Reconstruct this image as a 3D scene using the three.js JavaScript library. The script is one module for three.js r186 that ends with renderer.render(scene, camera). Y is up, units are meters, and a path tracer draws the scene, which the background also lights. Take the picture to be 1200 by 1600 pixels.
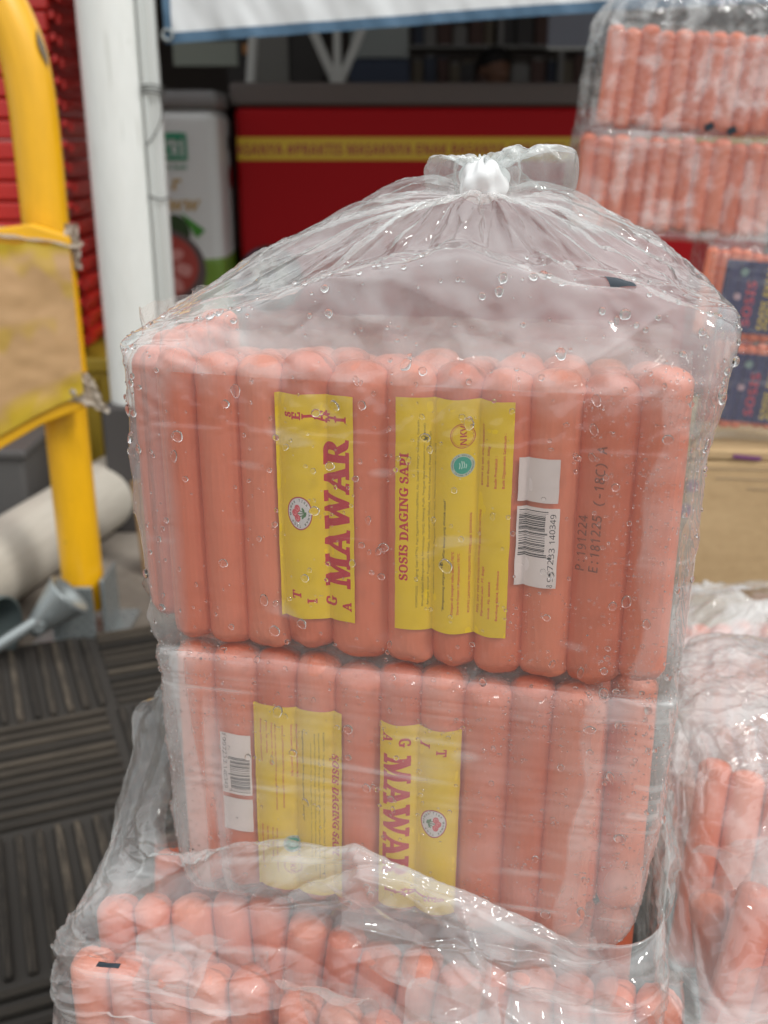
import * as THREE from 'three';
import { ImprovedNoise } from 'three/addons/math/ImprovedNoise.js';
import { RoundedBoxGeometry } from 'three/addons/geometries/RoundedBoxGeometry.js';
import { MarchingCubes } from 'three/addons/objects/MarchingCubes.js';
import { mergeGeometries } from 'three/addons/utils/BufferGeometryUtils.js';

// ------------------------------------------------------------------ camera, sky, sun, exposure
const scene = new THREE.Scene();
const camera = new THREE.PerspectiveCamera(52.7, 0.75, 0.03, 200);
camera.position.set(0, 0.85, 0);
camera.rotation.set(THREE.MathUtils.degToRad(-19.75), 0, 0);
camera.focus = 0.56;
camera.userData.fStop = 7.5;
const renderer = new THREE.WebGLRenderer({ antialias: true });
renderer.setSize(768, 1024);
renderer.toneMapping = THREE.LinearToneMapping;
renderer.toneMappingExposure = 1.08;
renderer.shadowMap.enabled = true;

{ // overcast sky: a bright even cloud layer, brighter overhead
  const w = 256, h = 128, data = new Float32Array(w * h * 4), n = new ImprovedNoise();
  for (let j = 0; j < h; j++) for (let i = 0; i < w; i++) {
    const el = ((j + 0.5) / h - 0.5) * Math.PI, az = (i / w) * Math.PI * 2;
    const y = Math.sin(el), cx = Math.cos(az) * Math.cos(el), cz = Math.sin(az) * Math.cos(el);
    const c = 1 + 0.12 * n.noise(cx * 2.2 + 7, y * 4, cz * 2.2) + 0.06 * n.noise(cx * 6, y * 9 + 3, cz * 6);
    const b = (y > 0 ? 0.72 + 0.95 * y : 0.3) * c, k = (j * w + i) * 4;
    data[k] = b * 0.985; data[k + 1] = b * 1.0; data[k + 2] = b * 1.01; data[k + 3] = 1;
  }
  const t = new THREE.DataTexture(data, w, h, THREE.RGBAFormat, THREE.FloatType);
  t.mapping = THREE.EquirectangularReflectionMapping; t.magFilter = THREE.LinearFilter; t.needsUpdate = true;
  scene.background = t; scene.environment = t;
}
const sun = new THREE.DirectionalLight(new THREE.Color(1, 0.97, 0.93), 1.5);
sun.position.set(1.6, 2.5, 0.45); sun.target.position.set(0, 0.5, -0.7);
sun.castShadow = true; sun.shadow.radius = 20; sun.shadow.mapSize.set(2048, 2048);
Object.assign(sun.shadow.camera, { left: -3, right: 3, top: 3, bottom: -3, near: 0.1, far: 12 });
scene.add(sun, sun.target);

// ------------------------------------------------------------------ helpers
function rng(seed) { let a = seed >>> 0; return () => { a = (a + 0x6D2B79F5) >>> 0; let t = Math.imul(a ^ (a >>> 15), 1 | a); t = (t + Math.imul(t ^ (t >>> 7), 61 | t)) ^ t; return ((t ^ (t >>> 14)) >>> 0) / 4294967296; }; }
const N3 = new ImprovedNoise();
const noise = (x, y, z = 0) => N3.noise(x, y, z);
const clamp = (x, a = 0, b = 1) => Math.min(b, Math.max(a, x));
const lerp = (a, b, t) => a + (b - a) * t;
const smooth = (a, b, x) => { const t = clamp((x - a) / (b - a)); return t * t * (3 - 2 * t); };
function curve(points) { // piecewise smooth function through [x, y] pairs
  return (x) => { if (x <= points[0][0]) return points[0][1]; for (let i = 1; i < points.length; i++) if (x <= points[i][0]) { const [a, b] = points[i - 1], [c, d] = points[i]; return lerp(b, d, (x - a) / (c - a)); } return points[points.length - 1][1]; };
}
const used = {};
function numbered(name) { const n = used[name] = (used[name] ?? -1) + 1; return n ? `${name}_${String(n).padStart(3, '0')}` : name; }
function mesh(name, geometry, material, parent, plain = false) {
  const m = new THREE.Mesh(geometry, material); m.name = plain ? name : numbered(name);
  m.castShadow = m.receiveShadow = true; (parent ?? scene).add(m); return m;
}
function part(name, geometry, material, parent, at, turn) {
  const m = new THREE.Mesh(geometry, material); m.name = name; m.castShadow = m.receiveShadow = true;
  if (at) m.position.set(...at); if (turn) m.rotation.set(...turn); parent.add(m); return m;
}
function tag(o, label, category, group) { o.userData.label = label; o.userData.category = category; if (group) o.userData.group = group; return o; }
function thing(name, label, category, at = [0, 0, 0], turn = 0, group) {
  const g = new THREE.Group(); g.name = numbered(name); g.position.set(...at); g.rotation.y = turn; scene.add(g); return tag(g, label, category, group);
}
function structure(name, geometry, material, at, turn) { const m = mesh(name, geometry, material); if (at) m.position.set(...at); if (turn) m.rotation.set(...turn); m.userData.kind = 'structure'; return m; }
const box = (w, h, d, r = 0.004, s = 2) => new RoundedBoxGeometry(w, h, d, s, Math.min(r, w / 2.01, h / 2.01, d / 2.01));
const rod = (a, b, r, seg = 20, r2 = r) => { // tapered round bar between two points
  const A = new THREE.Vector3(...a), B = new THREE.Vector3(...b), g = new THREE.CylinderGeometry(r2, r, A.distanceTo(B), seg);
  g.applyQuaternion(new THREE.Quaternion().setFromUnitVectors(new THREE.Vector3(0, 1, 0), B.clone().sub(A).normalize())); const m = A.add(B).multiplyScalar(0.5); g.translate(m.x, m.y, m.z); return g;
};
const bar = (a, b, w, t) => { // rectangular bar between two points
  const A = new THREE.Vector3(...a), B = new THREE.Vector3(...b), g = box(w, A.distanceTo(B), t, 0.002);
  g.applyQuaternion(new THREE.Quaternion().setFromUnitVectors(new THREE.Vector3(0, 1, 0), B.clone().sub(A).normalize())); const m = A.add(B).multiplyScalar(0.5); g.translate(m.x, m.y, m.z); return g;
};
const tube = (pts, r, seg = 60, rs = 20) => new THREE.TubeGeometry(new THREE.CatmullRomCurve3(pts.map((p) => new THREE.Vector3(...p))), seg, r, rs);
const merge = (list) => mergeGeometries(list.map((g) => { const q = g.index ? g.toNonIndexed() : g; for (const k of Object.keys(q.attributes)) if (!['position', 'normal', 'uv'].includes(k)) q.deleteAttribute(k); return q; }));
function gridGeometry(P, nu, nv, closed, uvs) { // P: nv rows of nu points
  const g = new THREE.BufferGeometry(), idx = [], last = closed ? nu : nu - 1;
  for (let j = 0; j < nv - 1; j++) for (let i = 0; i < last; i++) { const a = j * nu + i, b = j * nu + (i + 1) % nu, c = a + nu, d = b + nu; idx.push(a, b, d, a, d, c); }
  g.setAttribute('position', new THREE.BufferAttribute(P, 3)); g.setIndex(idx);
  const uv = uvs ?? new Float32Array(nu * nv * 2); if (!uvs) for (let j = 0; j < nv; j++) for (let i = 0; i < nu; i++) { uv[(j * nu + i) * 2] = closed ? i / nu : i / (nu - 1); uv[(j * nu + i) * 2 + 1] = j / (nv - 1); }
  g.setAttribute('uv', new THREE.BufferAttribute(uv, 2)); g.computeVertexNormals(); return g;
}
function sheet(nu, nv, f) { const P = new Float32Array(nu * nv * 3); for (let j = 0; j < nv; j++) for (let i = 0; i < nu; i++) P.set(f(i / (nu - 1), j / (nv - 1)), (j * nu + i) * 3); return gridGeometry(P, nu, nv, false); }
function canvasTexture(w, h, draw) {
  const c = document.createElement('canvas'); c.width = w; c.height = h; draw(c.getContext('2d'), w, h);
  const t = new THREE.CanvasTexture(c); t.colorSpace = THREE.SRGBColorSpace; t.anisotropy = 8; return t;
}
function fieldTexture(w, h, f, repeat) { // grey data texture from f(u, v)
  const d = new Uint8Array(w * h * 4); for (let j = 0; j < h; j++) for (let i = 0; i < w; i++) { const v = clamp(f(i / w, j / h)) * 255, k = (j * w + i) * 4; d[k] = d[k + 1] = d[k + 2] = v; d[k + 3] = 255; }
  const t = new THREE.DataTexture(d, w, h); t.magFilter = t.minFilter = THREE.LinearFilter; t.wrapS = t.wrapT = THREE.RepeatWrapping; if (repeat) t.repeat.set(...repeat); t.needsUpdate = true; return t;
}
function colorTexture(w, h, f, repeat) { // f returns sRGB 0..255 triple
  const d = new Uint8Array(w * h * 4); for (let j = 0; j < h; j++) for (let i = 0; i < w; i++) { const [r, g, b] = f(i / w, j / h), k = (j * w + i) * 4; d[k] = clamp(r, 0, 255); d[k + 1] = clamp(g, 0, 255); d[k + 2] = clamp(b, 0, 255); d[k + 3] = 255; }
  const t = new THREE.DataTexture(d, w, h); t.colorSpace = THREE.SRGBColorSpace; t.magFilter = t.minFilter = THREE.LinearFilter; t.wrapS = t.wrapT = THREE.RepeatWrapping; if (repeat) t.repeat.set(...repeat); t.needsUpdate = true; return t;
}
const lin = (r, g, b) => new THREE.Color().setRGB(r, g, b);
const std = (c, rough = 0.6, extra = {}) => new THREE.MeshStandardMaterial({ color: c, roughness: rough, ...extra });
const phys = (c, rough, extra = {}) => new THREE.MeshPhysicalMaterial({ color: c, roughness: rough, ...extra });

const tri = (t) => Math.abs(((t % 1) + 1) % 1 - 0.5) * 4 - 1;
function crumple(x, y, seed, f = 60) { let s = 0; for (let k = 0; k < 4; k++) { const a = seed * 1.7 + k * 1.23, p = x * Math.cos(a) + y * Math.sin(a); s += tri(p * f * (0.6 + 0.35 * k) + 0.9 * noise(x * f * 0.5 + k * 7, y * f * 0.5, seed)) * clamp(0.5 + 1.6 * noise(x * f * 0.4 + 9 * k, y * f * 0.4, seed + 3)) / (1 + 0.6 * k); } return s; }

// Sharp folds pressed into a sheet: each is a ridge of limited length with flat film on both sides.
function foldField(seed, W, H, { per = 0.0009, len = [0.02, 0.09], width = [0.0015, 0.006], aim } = {}) {
  const r = rng(seed * 131 + 7), cell = 0.05, nx = Math.ceil(W / cell) + 1, ny = Math.ceil(H / cell) + 1, grid = Array.from({ length: nx * ny }, () => []), n = Math.round(W * H / per);
  for (let i = 0; i < n; i++) {
    const x = r() * W, y = r() * H, [mean, spread] = aim ? aim(x / W, y / H) : [0, Math.PI], a = mean + (r() - 0.5) * spread, L = lerp(len[0], len[1], r() ** 1.6), w = lerp(width[0], width[1], r()), h = (r() < 0.6 ? 1 : -1) * (0.4 + 0.8 * r()), bend = (r() - 0.5) * 6, skew = 0.4 + r() * 1.4, f = { x, y, c: Math.cos(a), s: Math.sin(a), L, w, h, bend, skew };
    const R2 = L / 2 + 0.02; for (let gy = Math.max(0, Math.floor((y - R2) / cell)); gy <= Math.min(ny - 1, Math.floor((y + R2) / cell)); gy++) for (let gx = Math.max(0, Math.floor((x - R2) / cell)); gx <= Math.min(nx - 1, Math.floor((x + R2) / cell)); gx++) grid[gy * nx + gx].push(f);
  }
  return (u, v) => { const x = clamp(u) * W, y = clamp(v) * H; let s = 0; for (const f of grid[Math.floor(y / cell) * nx + Math.floor(x / cell)]) { const dx = x - f.x, dy = y - f.y, t = (dx * f.c + dy * f.s) / (f.L / 2); if (t < -1 || t > 1) continue; const d = -dx * f.s + dy * f.c - f.bend * t * t * f.L * 0.05, w = f.w * (1.25 - Math.abs(t)) * (d > 0 ? f.skew : 1), q = Math.abs(d) / w; if (q < 5) s += f.h * (f.w / 0.004) * Math.exp(-q) * (1 - t * t); } return s; };
}
// A thin film laid over a target surface with a little too much material: it buckles into real folds.
function buckle({ nu, nv, target, growU, growV, out = 0.012, inn = 0.003, hold = 0.03, stiff = 0.12, iters = 140, seed = 1, closed = true, noiseScale = 60, pin, start = 0.0012, up = 2, span = 8, short = 3, seedField, crease, sizeU = 1, sizeV = 0.6, folds = {} }) {
  const n = nu * nv, P0 = new Float32Array(n * 3), P = new Float32Array(n * 3), Nn = new Float32Array(n * 3), OUT = new Float32Array(n), INN = new Float32Array(n), HOLD = new Float32Array(n);
  const val = (f, u, v) => (typeof f === 'function' ? f(u, v) : f);
  for (let j = 0; j < nv; j++) for (let i = 0; i < nu; i++) P0.set(target(closed ? i / nu : i / (nu - 1), j / (nv - 1)), (j * nu + i) * 3);
  const g0 = gridGeometry(P0, nu, nv, closed), nrm = g0.attributes.normal.array; Nn.set(nrm);
  const r = rng(seed), ox = r() * 50;
  for (let k = 0; k < n; k++) {
    const u = (k % nu) / nu, v = Math.floor(k / nu) / (nv - 1), x = P0[k * 3], y = P0[k * 3 + 1], z = P0[k * 3 + 2];
    OUT[k] = val(out, u, v); INN[k] = val(inn, u, v); HOLD[k] = pin && pin(u, v) ? 1 : val(hold, u, v);
    const a = seedField ? seedField(u, v) : start * (noise(x * noiseScale + ox, y * noiseScale, z * noiseScale) + 0.6 * noise(x * noiseScale * 2.3, y * noiseScale * 2.3 + ox, z * noiseScale * 2.3) + 0.3 * (r() - 0.5));
    for (let c = 0; c < 3; c++) P[k * 3 + c] = P0[k * 3 + c] + Nn[k * 3 + c] * a;
  }
  const A = [], Bq = [], L = [], S = [], add = (a, b, g, s) => { A.push(a); Bq.push(b); S.push(s); L.push(g * Math.hypot(P0[a * 3] - P0[b * 3], P0[a * 3 + 1] - P0[b * 3 + 1], P0[a * 3 + 2] - P0[b * 3 + 2])); };
  for (let j = 0; j < nv; j++) for (let i = 0; i < nu; i++) {
    const k = j * nu + i, u = i / nu, v = j / (nv - 1), gu = 1 + val(growU, u, v), gv = 1 + val(growV, u, v), i1 = closed ? (i + 1) % nu : i + 1, okU = closed || i + 1 < nu;
    if (okU) add(k, j * nu + i1, gu, 0.9); if (j + 1 < nv) add(k, k + nu, gv, 0.9);
    if (okU && j + 1 < nv) { add(k, (j + 1) * nu + i1, (gu + gv) / 2, 0.35); add(k + nu, j * nu + i1, (gu + gv) / 2, 0.35); }
    for (const s of [short, span]) { const i2 = closed ? (i + s) % nu : i + s; if (closed || i + s < nu) add(k, j * nu + i2, gu, stiff); if (j + s < nv) add(k, k + s * nu, gv, stiff); }
  }
  const m = A.length, a_ = Int32Array.from(A), b_ = Int32Array.from(Bq), l_ = Float32Array.from(L), s_ = Float32Array.from(S);
  for (let it = 0; it < iters; it++) {
    for (let q0 = 0; q0 < m; q0++) {
      const q = it & 1 ? m - 1 - q0 : q0, a = a_[q] * 3, b = b_[q] * 3, dx = P[b] - P[a], dy = P[b + 1] - P[a + 1], dz = P[b + 2] - P[a + 2], d = Math.sqrt(dx * dx + dy * dy + dz * dz) || 1e-9, f = 0.5 * s_[q] * (d - l_[q]) / d;
      P[a] += dx * f; P[a + 1] += dy * f; P[a + 2] += dz * f; P[b] -= dx * f; P[b + 1] -= dy * f; P[b + 2] -= dz * f;
    }
    for (let k = 0; k < n; k++) {
      const t = k * 3, h = HOLD[k]; let dx = P[t] - P0[t], dy = P[t + 1] - P0[t + 1], dz = P[t + 2] - P0[t + 2];
      dx *= 1 - h; dy *= 1 - h; dz *= 1 - h;
      const dn = dx * Nn[t] + dy * Nn[t + 1] + dz * Nn[t + 2], fix = dn > OUT[k] ? OUT[k] - dn : dn < -INN[k] ? -INN[k] - dn : 0;
      P[t] = P0[t] + dx + Nn[t] * fix; P[t + 1] = P0[t + 1] + dy + Nn[t + 1] * fix; P[t + 2] = P0[t + 2] + dz + Nn[t + 2] * fix;
    }
  }
  if (up === 1) return gridGeometry(P, nu, nv, closed);
  const NU = closed ? nu * 2 : nu * 2 - 1, NV = nv * 2 - 1, Q = new Float32Array(NU * NV * 3), M = new Float32Array(NU * nv * 3), uv = new Float32Array(NU * NV * 2);
  const at = (i) => (closed ? (i + nu) % nu : clamp(i, 0, nu - 1));
  for (let j = 0; j < nv; j++) for (let i = 0; i < NU; i++) for (let c = 0; c < 3; c++) { const h = i >> 1, g = (q) => P[(j * nu + at(q)) * 3 + c]; M[(j * NU + i) * 3 + c] = i & 1 ? (-g(h - 1) + 9 * g(h) + 9 * g(h + 1) - g(h + 2)) / 16 : g(h); }
  for (let j = 0; j < NV; j++) for (let i = 0; i < NU; i++) { for (let c = 0; c < 3; c++) { const h = j >> 1, g = (q) => M[(clamp(q, 0, nv - 1) * NU + i) * 3 + c]; Q[(j * NU + i) * 3 + c] = j & 1 ? (-g(h - 1) + 9 * g(h) + 9 * g(h + 1) - g(h + 2)) / 16 : g(h); } uv[(j * NU + i) * 2] = closed ? i / NU : i / (NU - 1); uv[(j * NU + i) * 2 + 1] = j / (NV - 1); }
  const g = gridGeometry(Q, NU, NV, closed, uv);
  if (crease) { // sharp little folds pressed into the film
    const nn = g.attributes.normal.array, field = foldField(seed, sizeU, sizeV, folds);
    for (let j = 0; j < NV; j++) for (let i = 0; i < NU; i++) { const u = uv[(j * NU + i) * 2], v = uv[(j * NU + i) * 2 + 1], A = crease(u, v), e = closed ? Math.min(1, Math.min(u, 1 - u) * 30) : 1; if (!A) continue; const d = A * e * field(u, v), k = (j * NU + i) * 3; for (let c = 0; c < 3; c++) Q[k + c] += nn[k + c] * d; }
    g.computeVertexNormals();
  }
  return g;
}
// rounded rectangle outline, resampled by length from the middle of the back, running past the left, the front and the right
function outline(xL, xR, zB, zF, r) {
  r = Math.min(r, (xR - xL) / 2.02, (zF - zB) / 2.02); const pts = [[(xL + xR) / 2, zB]], arc = (cx, cz, a0) => { for (let i = 0; i <= 10; i++) { const a = a0 + (Math.PI / 2) * (i / 10); pts.push([cx + r * Math.cos(a), cz - r * Math.sin(a)]); } };
  arc(xL + r, zB + r, Math.PI / 2); arc(xL + r, zF - r, Math.PI); arc(xR - r, zF - r, 1.5 * Math.PI); arc(xR - r, zB + r, 2 * Math.PI); pts.push(pts[0]);
  const s = [0]; for (let i = 1; i < pts.length; i++) s.push(s[i - 1] + Math.hypot(pts[i][0] - pts[i - 1][0], pts[i][1] - pts[i - 1][1])); const total = s[s.length - 1];
  return (u) => { const w = (u % 1) * total; let i = 1; while (s[i] < w && i < s.length - 1) i++; const t = (w - s[i - 1]) / (s[i] - s[i - 1] || 1); return [lerp(pts[i - 1][0], pts[i][0], t), lerp(pts[i - 1][1], pts[i][1], t)]; };
}
// rings: [v, y or y(x, z), xL, xR, zB, zF, corner radius]; joined by a smooth curve along v
function bagSurface(rings) {
  const lines = rings.map(([v, y, ...o]) => { const f = outline(...o); return (u) => { const [x, z] = f(u); return [x, typeof y === 'function' ? y(x, z) : y, z]; }; });
  const cache = new Map(), ringAt = (k, u) => { const key = k * 4096 + Math.round(u * 4095); let p = cache.get(key); if (!p) cache.set(key, p = lines[k](u)); return p; };
  return (u, v) => {
    let k = 0; while (k < rings.length - 2 && rings[k + 1][0] < v) k++;
    const t = clamp((v - rings[k][0]) / (rings[k + 1][0] - rings[k][0])), p1 = ringAt(k, u), p2 = ringAt(k + 1, u), p0 = ringAt(Math.max(0, k - 1), u), p3 = ringAt(Math.min(rings.length - 1, k + 2), u), out = [];
    for (let c = 0; c < 3; c++) { const m1 = (p2[c] - p0[c]) * 0.38, m2 = (p3[c] - p1[c]) * 0.38, t2 = t * t, t3 = t2 * t; out.push((2 * t3 - 3 * t2 + 1) * p1[c] + (t3 - 2 * t2 + t) * m1 + (3 * t2 - 2 * t3) * p2[c] + (t3 - t2) * m2); }
    return out;
  };
}

// ------------------------------------------------------------------ the setting
const grime = (u, v, s) => 0.5 * noise(u * s, v * s, 1) + 0.3 * noise(u * s * 3.1, v * s * 3.1, 5) + 0.25 * noise(u * s * 9, v * s * 9, 9);
const concreteMap = colorTexture(1024, 1024, (u, v) => { const g = grime(u, v, 8), f = noise(u * 300, v * 300) * 8, p = smooth(0.05, 0.4, noise(u * 14 + 4, v * 14)) * 26; return [96 + g * 60 + f + p, 88 + g * 58 + f + p, 79 + g * 54 + f + p]; }, [20, 20]);
const concreteBump = fieldTexture(512, 512, (u, v) => 0.5 + 0.3 * grime(u, v, 20) + 0.2 * noise(u * 200, v * 200), [40, 40]);
structure('ground', new THREE.PlaneGeometry(120, 120).rotateX(-Math.PI / 2), std(0xffffff, 0.92, { map: concreteMap, bumpMap: concreteBump, bumpScale: 0.004 }));
const wallMat = std(lin(0.3, 0.28, 0.26), 0.9), ceilMat = std(lin(0.2, 0.19, 0.18), 0.95);
structure('shop_ceiling', box(9, 0.12, 7.4), ceilMat, [0.3, 2.56, -6.15]);
structure('shop_wall', box(9, 2.5, 0.15), std(lin(0.12, 0.1, 0.09), 0.9), [0.3, 1.25, -9.7]);
structure('shop_wall', box(0.15, 2.5, 7.2), wallMat, [-4.12, 1.25, -6.1]);
structure('shop_wall', box(0.15, 2.5, 7.2), wallMat, [4.72, 1.25, -6.1]);

// ------------------------------------------------------------------ printed matter (flat print only)
const FONT = 'serif', SANS = 'sans-serif';
const RED = '#c81e38', YEL = '#f0c806';
function up(ctx, text, x, yStart, yEnd, size, font, color, bold = true, heavy = 0) { // text that reads from bottom to top; x = baseline, fitted between yStart (bottom) and yEnd (top)
  ctx.save(); ctx.font = `${bold ? 'bold ' : ''}${size}px ${font}`; ctx.fillStyle = color; ctx.textBaseline = 'alphabetic'; ctx.textAlign = 'left';
  ctx.translate(x, yStart); ctx.rotate(-Math.PI / 2); const w = ctx.measureText(text).width; ctx.scale((yStart - yEnd) / w, 1); ctx.fillText(text, 0, 0); if (heavy) { ctx.strokeStyle = color; ctx.lineWidth = heavy; ctx.strokeText(text, 0, 0); } ctx.restore();
}
const brandLabel = canvasTexture(512, 1500, (c, w, h) => {
  const X = (x) => (x - 38) / 527 * w, Y = (y) => (y - 65) / 1495 * h;
  c.fillStyle = YEL; c.fillRect(0, 0, w, h);
  up(c, 'MAWAR', X(530), Y(1325), Y(345), 228, FONT, RED, true, 13);
  for (const [s, x0, x1, y] of [['S', 108, 150, 195], ['E', 158, 215, 198], ['J', 228, 292, 200], ['A', 305, 380, 205], ['T', 385, 440, 208], ['I', 442, 515, 215]]) { const q = (X(x1) - X(x0)) / 0.72; c.save(); c.font = `bold ${q}px ${FONT}`; c.fillStyle = RED; c.textAlign = 'center'; c.translate(X(x1), Y(y)); c.rotate(-Math.PI / 2); c.scale(Math.min(1, 74 / c.measureText(s).width), 1); c.fillText(s, 0, 0); c.strokeStyle = RED; c.lineWidth = 5; c.strokeText(s, 0, 0); c.restore(); }
  for (const [s, x0, x1, y] of [['T', 125, 188, 1395], ['I', 235, 300, 1432], ['G', 360, 433, 1430], ['A', 478, 540, 1452]]) { const q = (X(x1) - X(x0)) / 0.72; c.save(); c.font = `bold ${q}px ${FONT}`; c.fillStyle = RED; c.textAlign = 'center'; c.translate(X(x1), Y(y)); c.rotate(-Math.PI / 2); c.scale(Math.min(1, 78 / c.measureText(s).width), 1); c.fillText(s, 0, 0); c.strokeStyle = RED; c.lineWidth = 4; c.strokeText(s, 0, 0); c.restore(); }
  c.save(); c.translate(X(195), Y(830)); c.scale(88 / 527 * w / 100, 112 / 1495 * h / 100); // oval rose emblem
  c.beginPath(); c.arc(0, 0, 100, 0, 7); c.fillStyle = '#b03a48'; c.fill(); c.beginPath(); c.arc(0, 0, 92, 0, 7); c.fillStyle = '#ddd6d8'; c.fill();
  c.fillStyle = '#3c4a3c'; c.font = `bold 21px ${SANS}`; c.textAlign = 'center';
  [...'TIGA MAWAR TIGA MAWAR '].forEach((s, i) => { c.save(); c.rotate(i / 22 * Math.PI * 2); c.fillText(s, 0, -70); c.restore(); });
  c.rotate(-Math.PI / 2); c.strokeStyle = '#456a45'; c.lineWidth = 6; for (const [x, y] of [[-24, -16], [24, -16], [0, -34]]) { c.beginPath(); c.moveTo(0, 55); c.lineTo(x, y); c.stroke(); }
  c.fillStyle = '#4d7a4d'; for (const [x, y, a] of [[-18, 28, 0.6], [20, 30, -0.6], [-6, 45, 0.4]]) { c.beginPath(); c.ellipse(x, y, 17, 8, a, 0, 7); c.fill(); }
  for (const [x, y] of [[-28, -18], [28, -18], [0, -38]]) { c.fillStyle = '#d8505c'; c.beginPath(); c.arc(x, y, 23, 0, 7); c.fill(); c.strokeStyle = '#f0a0a4'; c.lineWidth = 4; c.beginPath(); c.arc(x, y, 11, 0.4, 4.6); c.stroke(); }
  c.restore();
});
const infoLabel = canvasTexture(974, 2024, (c) => {
  c.fillStyle = YEL; c.fillRect(0, 0, 974, 2024);
  const k = 5.5, X = (px) => (px - 619.5) * k, Y = (py) => (py - 622) * k;
  up(c, 'SOSIS DAGING SAPI', X(640), Y(908), Y(705), 104, FONT, RED, true, 4);
  const dark = '#3a3a18';
  up(c, 'KOMPOSISI : Daging Sapi (47%), Pati Tapioka Termodifikasi, Air, Isolat Protein Kedelai, Garam', X(656), Y(952), Y(655), 25, SANS, dark, false);
  up(c, 'Minyak Nabati (Mengandung Antioksidan TBHQ), Bawang Putih, Penguat Rasa (Mononatrium Glutamat)', X(665), Y(950), Y(660), 24, SANS, dark, false);
  up(c, 'Rempah Rempah, Pengemulsi Nabati, Tetranatrium Difosfat, Natrium Karbonat, Pewarna Makanan', X(673), Y(948), Y(672), 24, SANS, dark, false);
  up(c, 'Antioksidan Asam Askorbat, Pengawet Natrium Nitrit, Pewarna Ponceau 4R CI 16255', X(681), Y(930), Y(690), 22, SANS, '#6a6420', false);
  up(c, '"Mengandung alergen, lihat daftar bahan yang dicetak tebal"', X(698), Y(954), Y(772), 27, SANS, '#2a2412');
  up(c, 'Simpan di tempat suhu beku (-18)°C', X(713), Y(958), Y(853), 30, SANS, RED);
  up(c, 'Store in frozen temperature (-18)°C', X(722), Y(958), Y(856), 28, SANS, RED);
  up(c, 'KUPAS LAPISAN PELINDUNG SEBELUM DIMAKAN', X(738), Y(956), Y(793), 26, SANS, '#b8402c');
  up(c, 'PEEL OFF THE PROTECTIVE FILM BEFORE EATING', X(752), Y(955), Y(787), 25, SANS, '#b8402c');
  up(c, 'Diproduksi oleh : PT. Boga', X(759), Y(958), Y(876), 26, SANS, RED);
  up(c, 'Untuk : PD. MAWAR', X(770), Y(960), Y(898), 27, SANS, RED);
  up(c, 'Bandung 40614, Indonesia', X(783), Y(962), Y(879), 29, SANS, RED);
  up(c, 'BPOM RI MD 436310084077', X(753), Y(750), Y(657), 24, SANS, '#b8402c');
  up(c, 'Berat Bersih : 500g', X(762), Y(750), Y(688), 26, SANS, '#b8402c');
  up(c, 'Kode Produksi :', X(774), Y(751), Y(701), 30, SANS, RED);
  up(c, 'Baik Digunakan Sebelum :', X(786), Y(751), Y(667), 30, SANS, RED);
  c.strokeStyle = '#c05040'; c.lineWidth = 7; c.beginPath(); c.arc(X(721), Y(675), 98, 0, 7); c.stroke(); c.lineWidth = 3; c.beginPath(); c.arc(X(721), Y(675), 86, 0, 7); c.stroke();
  up(c, 'NKV', X(727), Y(690), Y(659), 76, SANS, '#c0463c');
  c.fillStyle = '#b9c2b6'; c.beginPath(); c.arc(X(722), Y(719), 98, 0, 7); c.fill(); c.fillStyle = '#2ba08a'; c.beginPath(); c.arc(X(722), Y(719), 72, 0, 7); c.fill();
  c.strokeStyle = '#bfe0d2'; c.lineWidth = 7; for (const [x, y0, y1] of [[-26, -20, 28], [-8, -36, 30], [10, -30, 24], [26, -10, 26]]) { c.beginPath(); c.moveTo(X(722) + x, Y(719) + y0); c.quadraticCurveTo(X(722) + x + 12, Y(719), X(722) + x, Y(719) + y1); c.stroke(); }
  c.fillStyle = '#4e5c54'; c.font = `bold 20px ${SANS}`; c.textAlign = 'center'; [...'HALAL INDONESIA HALAL INDONESIA '].forEach((s, i) => { c.save(); c.translate(X(722), Y(719)); c.rotate(i / 32 * Math.PI * 2); c.fillText(s, 0, -78); c.restore(); });
});
const barcodeLabel = canvasTexture(340, 680, (c, w, h) => {
  c.fillStyle = '#e9d9d6'; c.fillRect(0, 0, w, h); const r = rng(5); c.fillStyle = '#1d1a22';
  let y = 28; for (let i = 0; i < 59; i++) { const t = 2 + Math.floor(r() * 4) * 2.6; if (i % 2 === 0) c.fillRect(18, y, i < 4 || i > 54 || (i > 27 && i < 32) ? 232 : 212, t); y += t + 0.6; if (y > h - 40) break; }
  up(c, '8', 312, h - 8, h - 34, 62, SANS, '#1d1a22', false); up(c, '997233', 312, h - 52, 330, 62, SANS, '#1d1a22', false); up(c, '140349', 312, 305, 45, 62, SANS, '#1d1a22', false);
});
const datePrint = canvasTexture(256, 1024, (c) => {
  c.clearRect(0, 0, 256, 1024);
  up(c, 'P:191224', 100, 1010, 560, 92, 'monospace', 'rgba(84,50,44,0.6)'); up(c, 'E:181225 (-18C) A', 205, 1010, 20, 96, 'monospace', 'rgba(74,44,40,0.66)');
});

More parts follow.
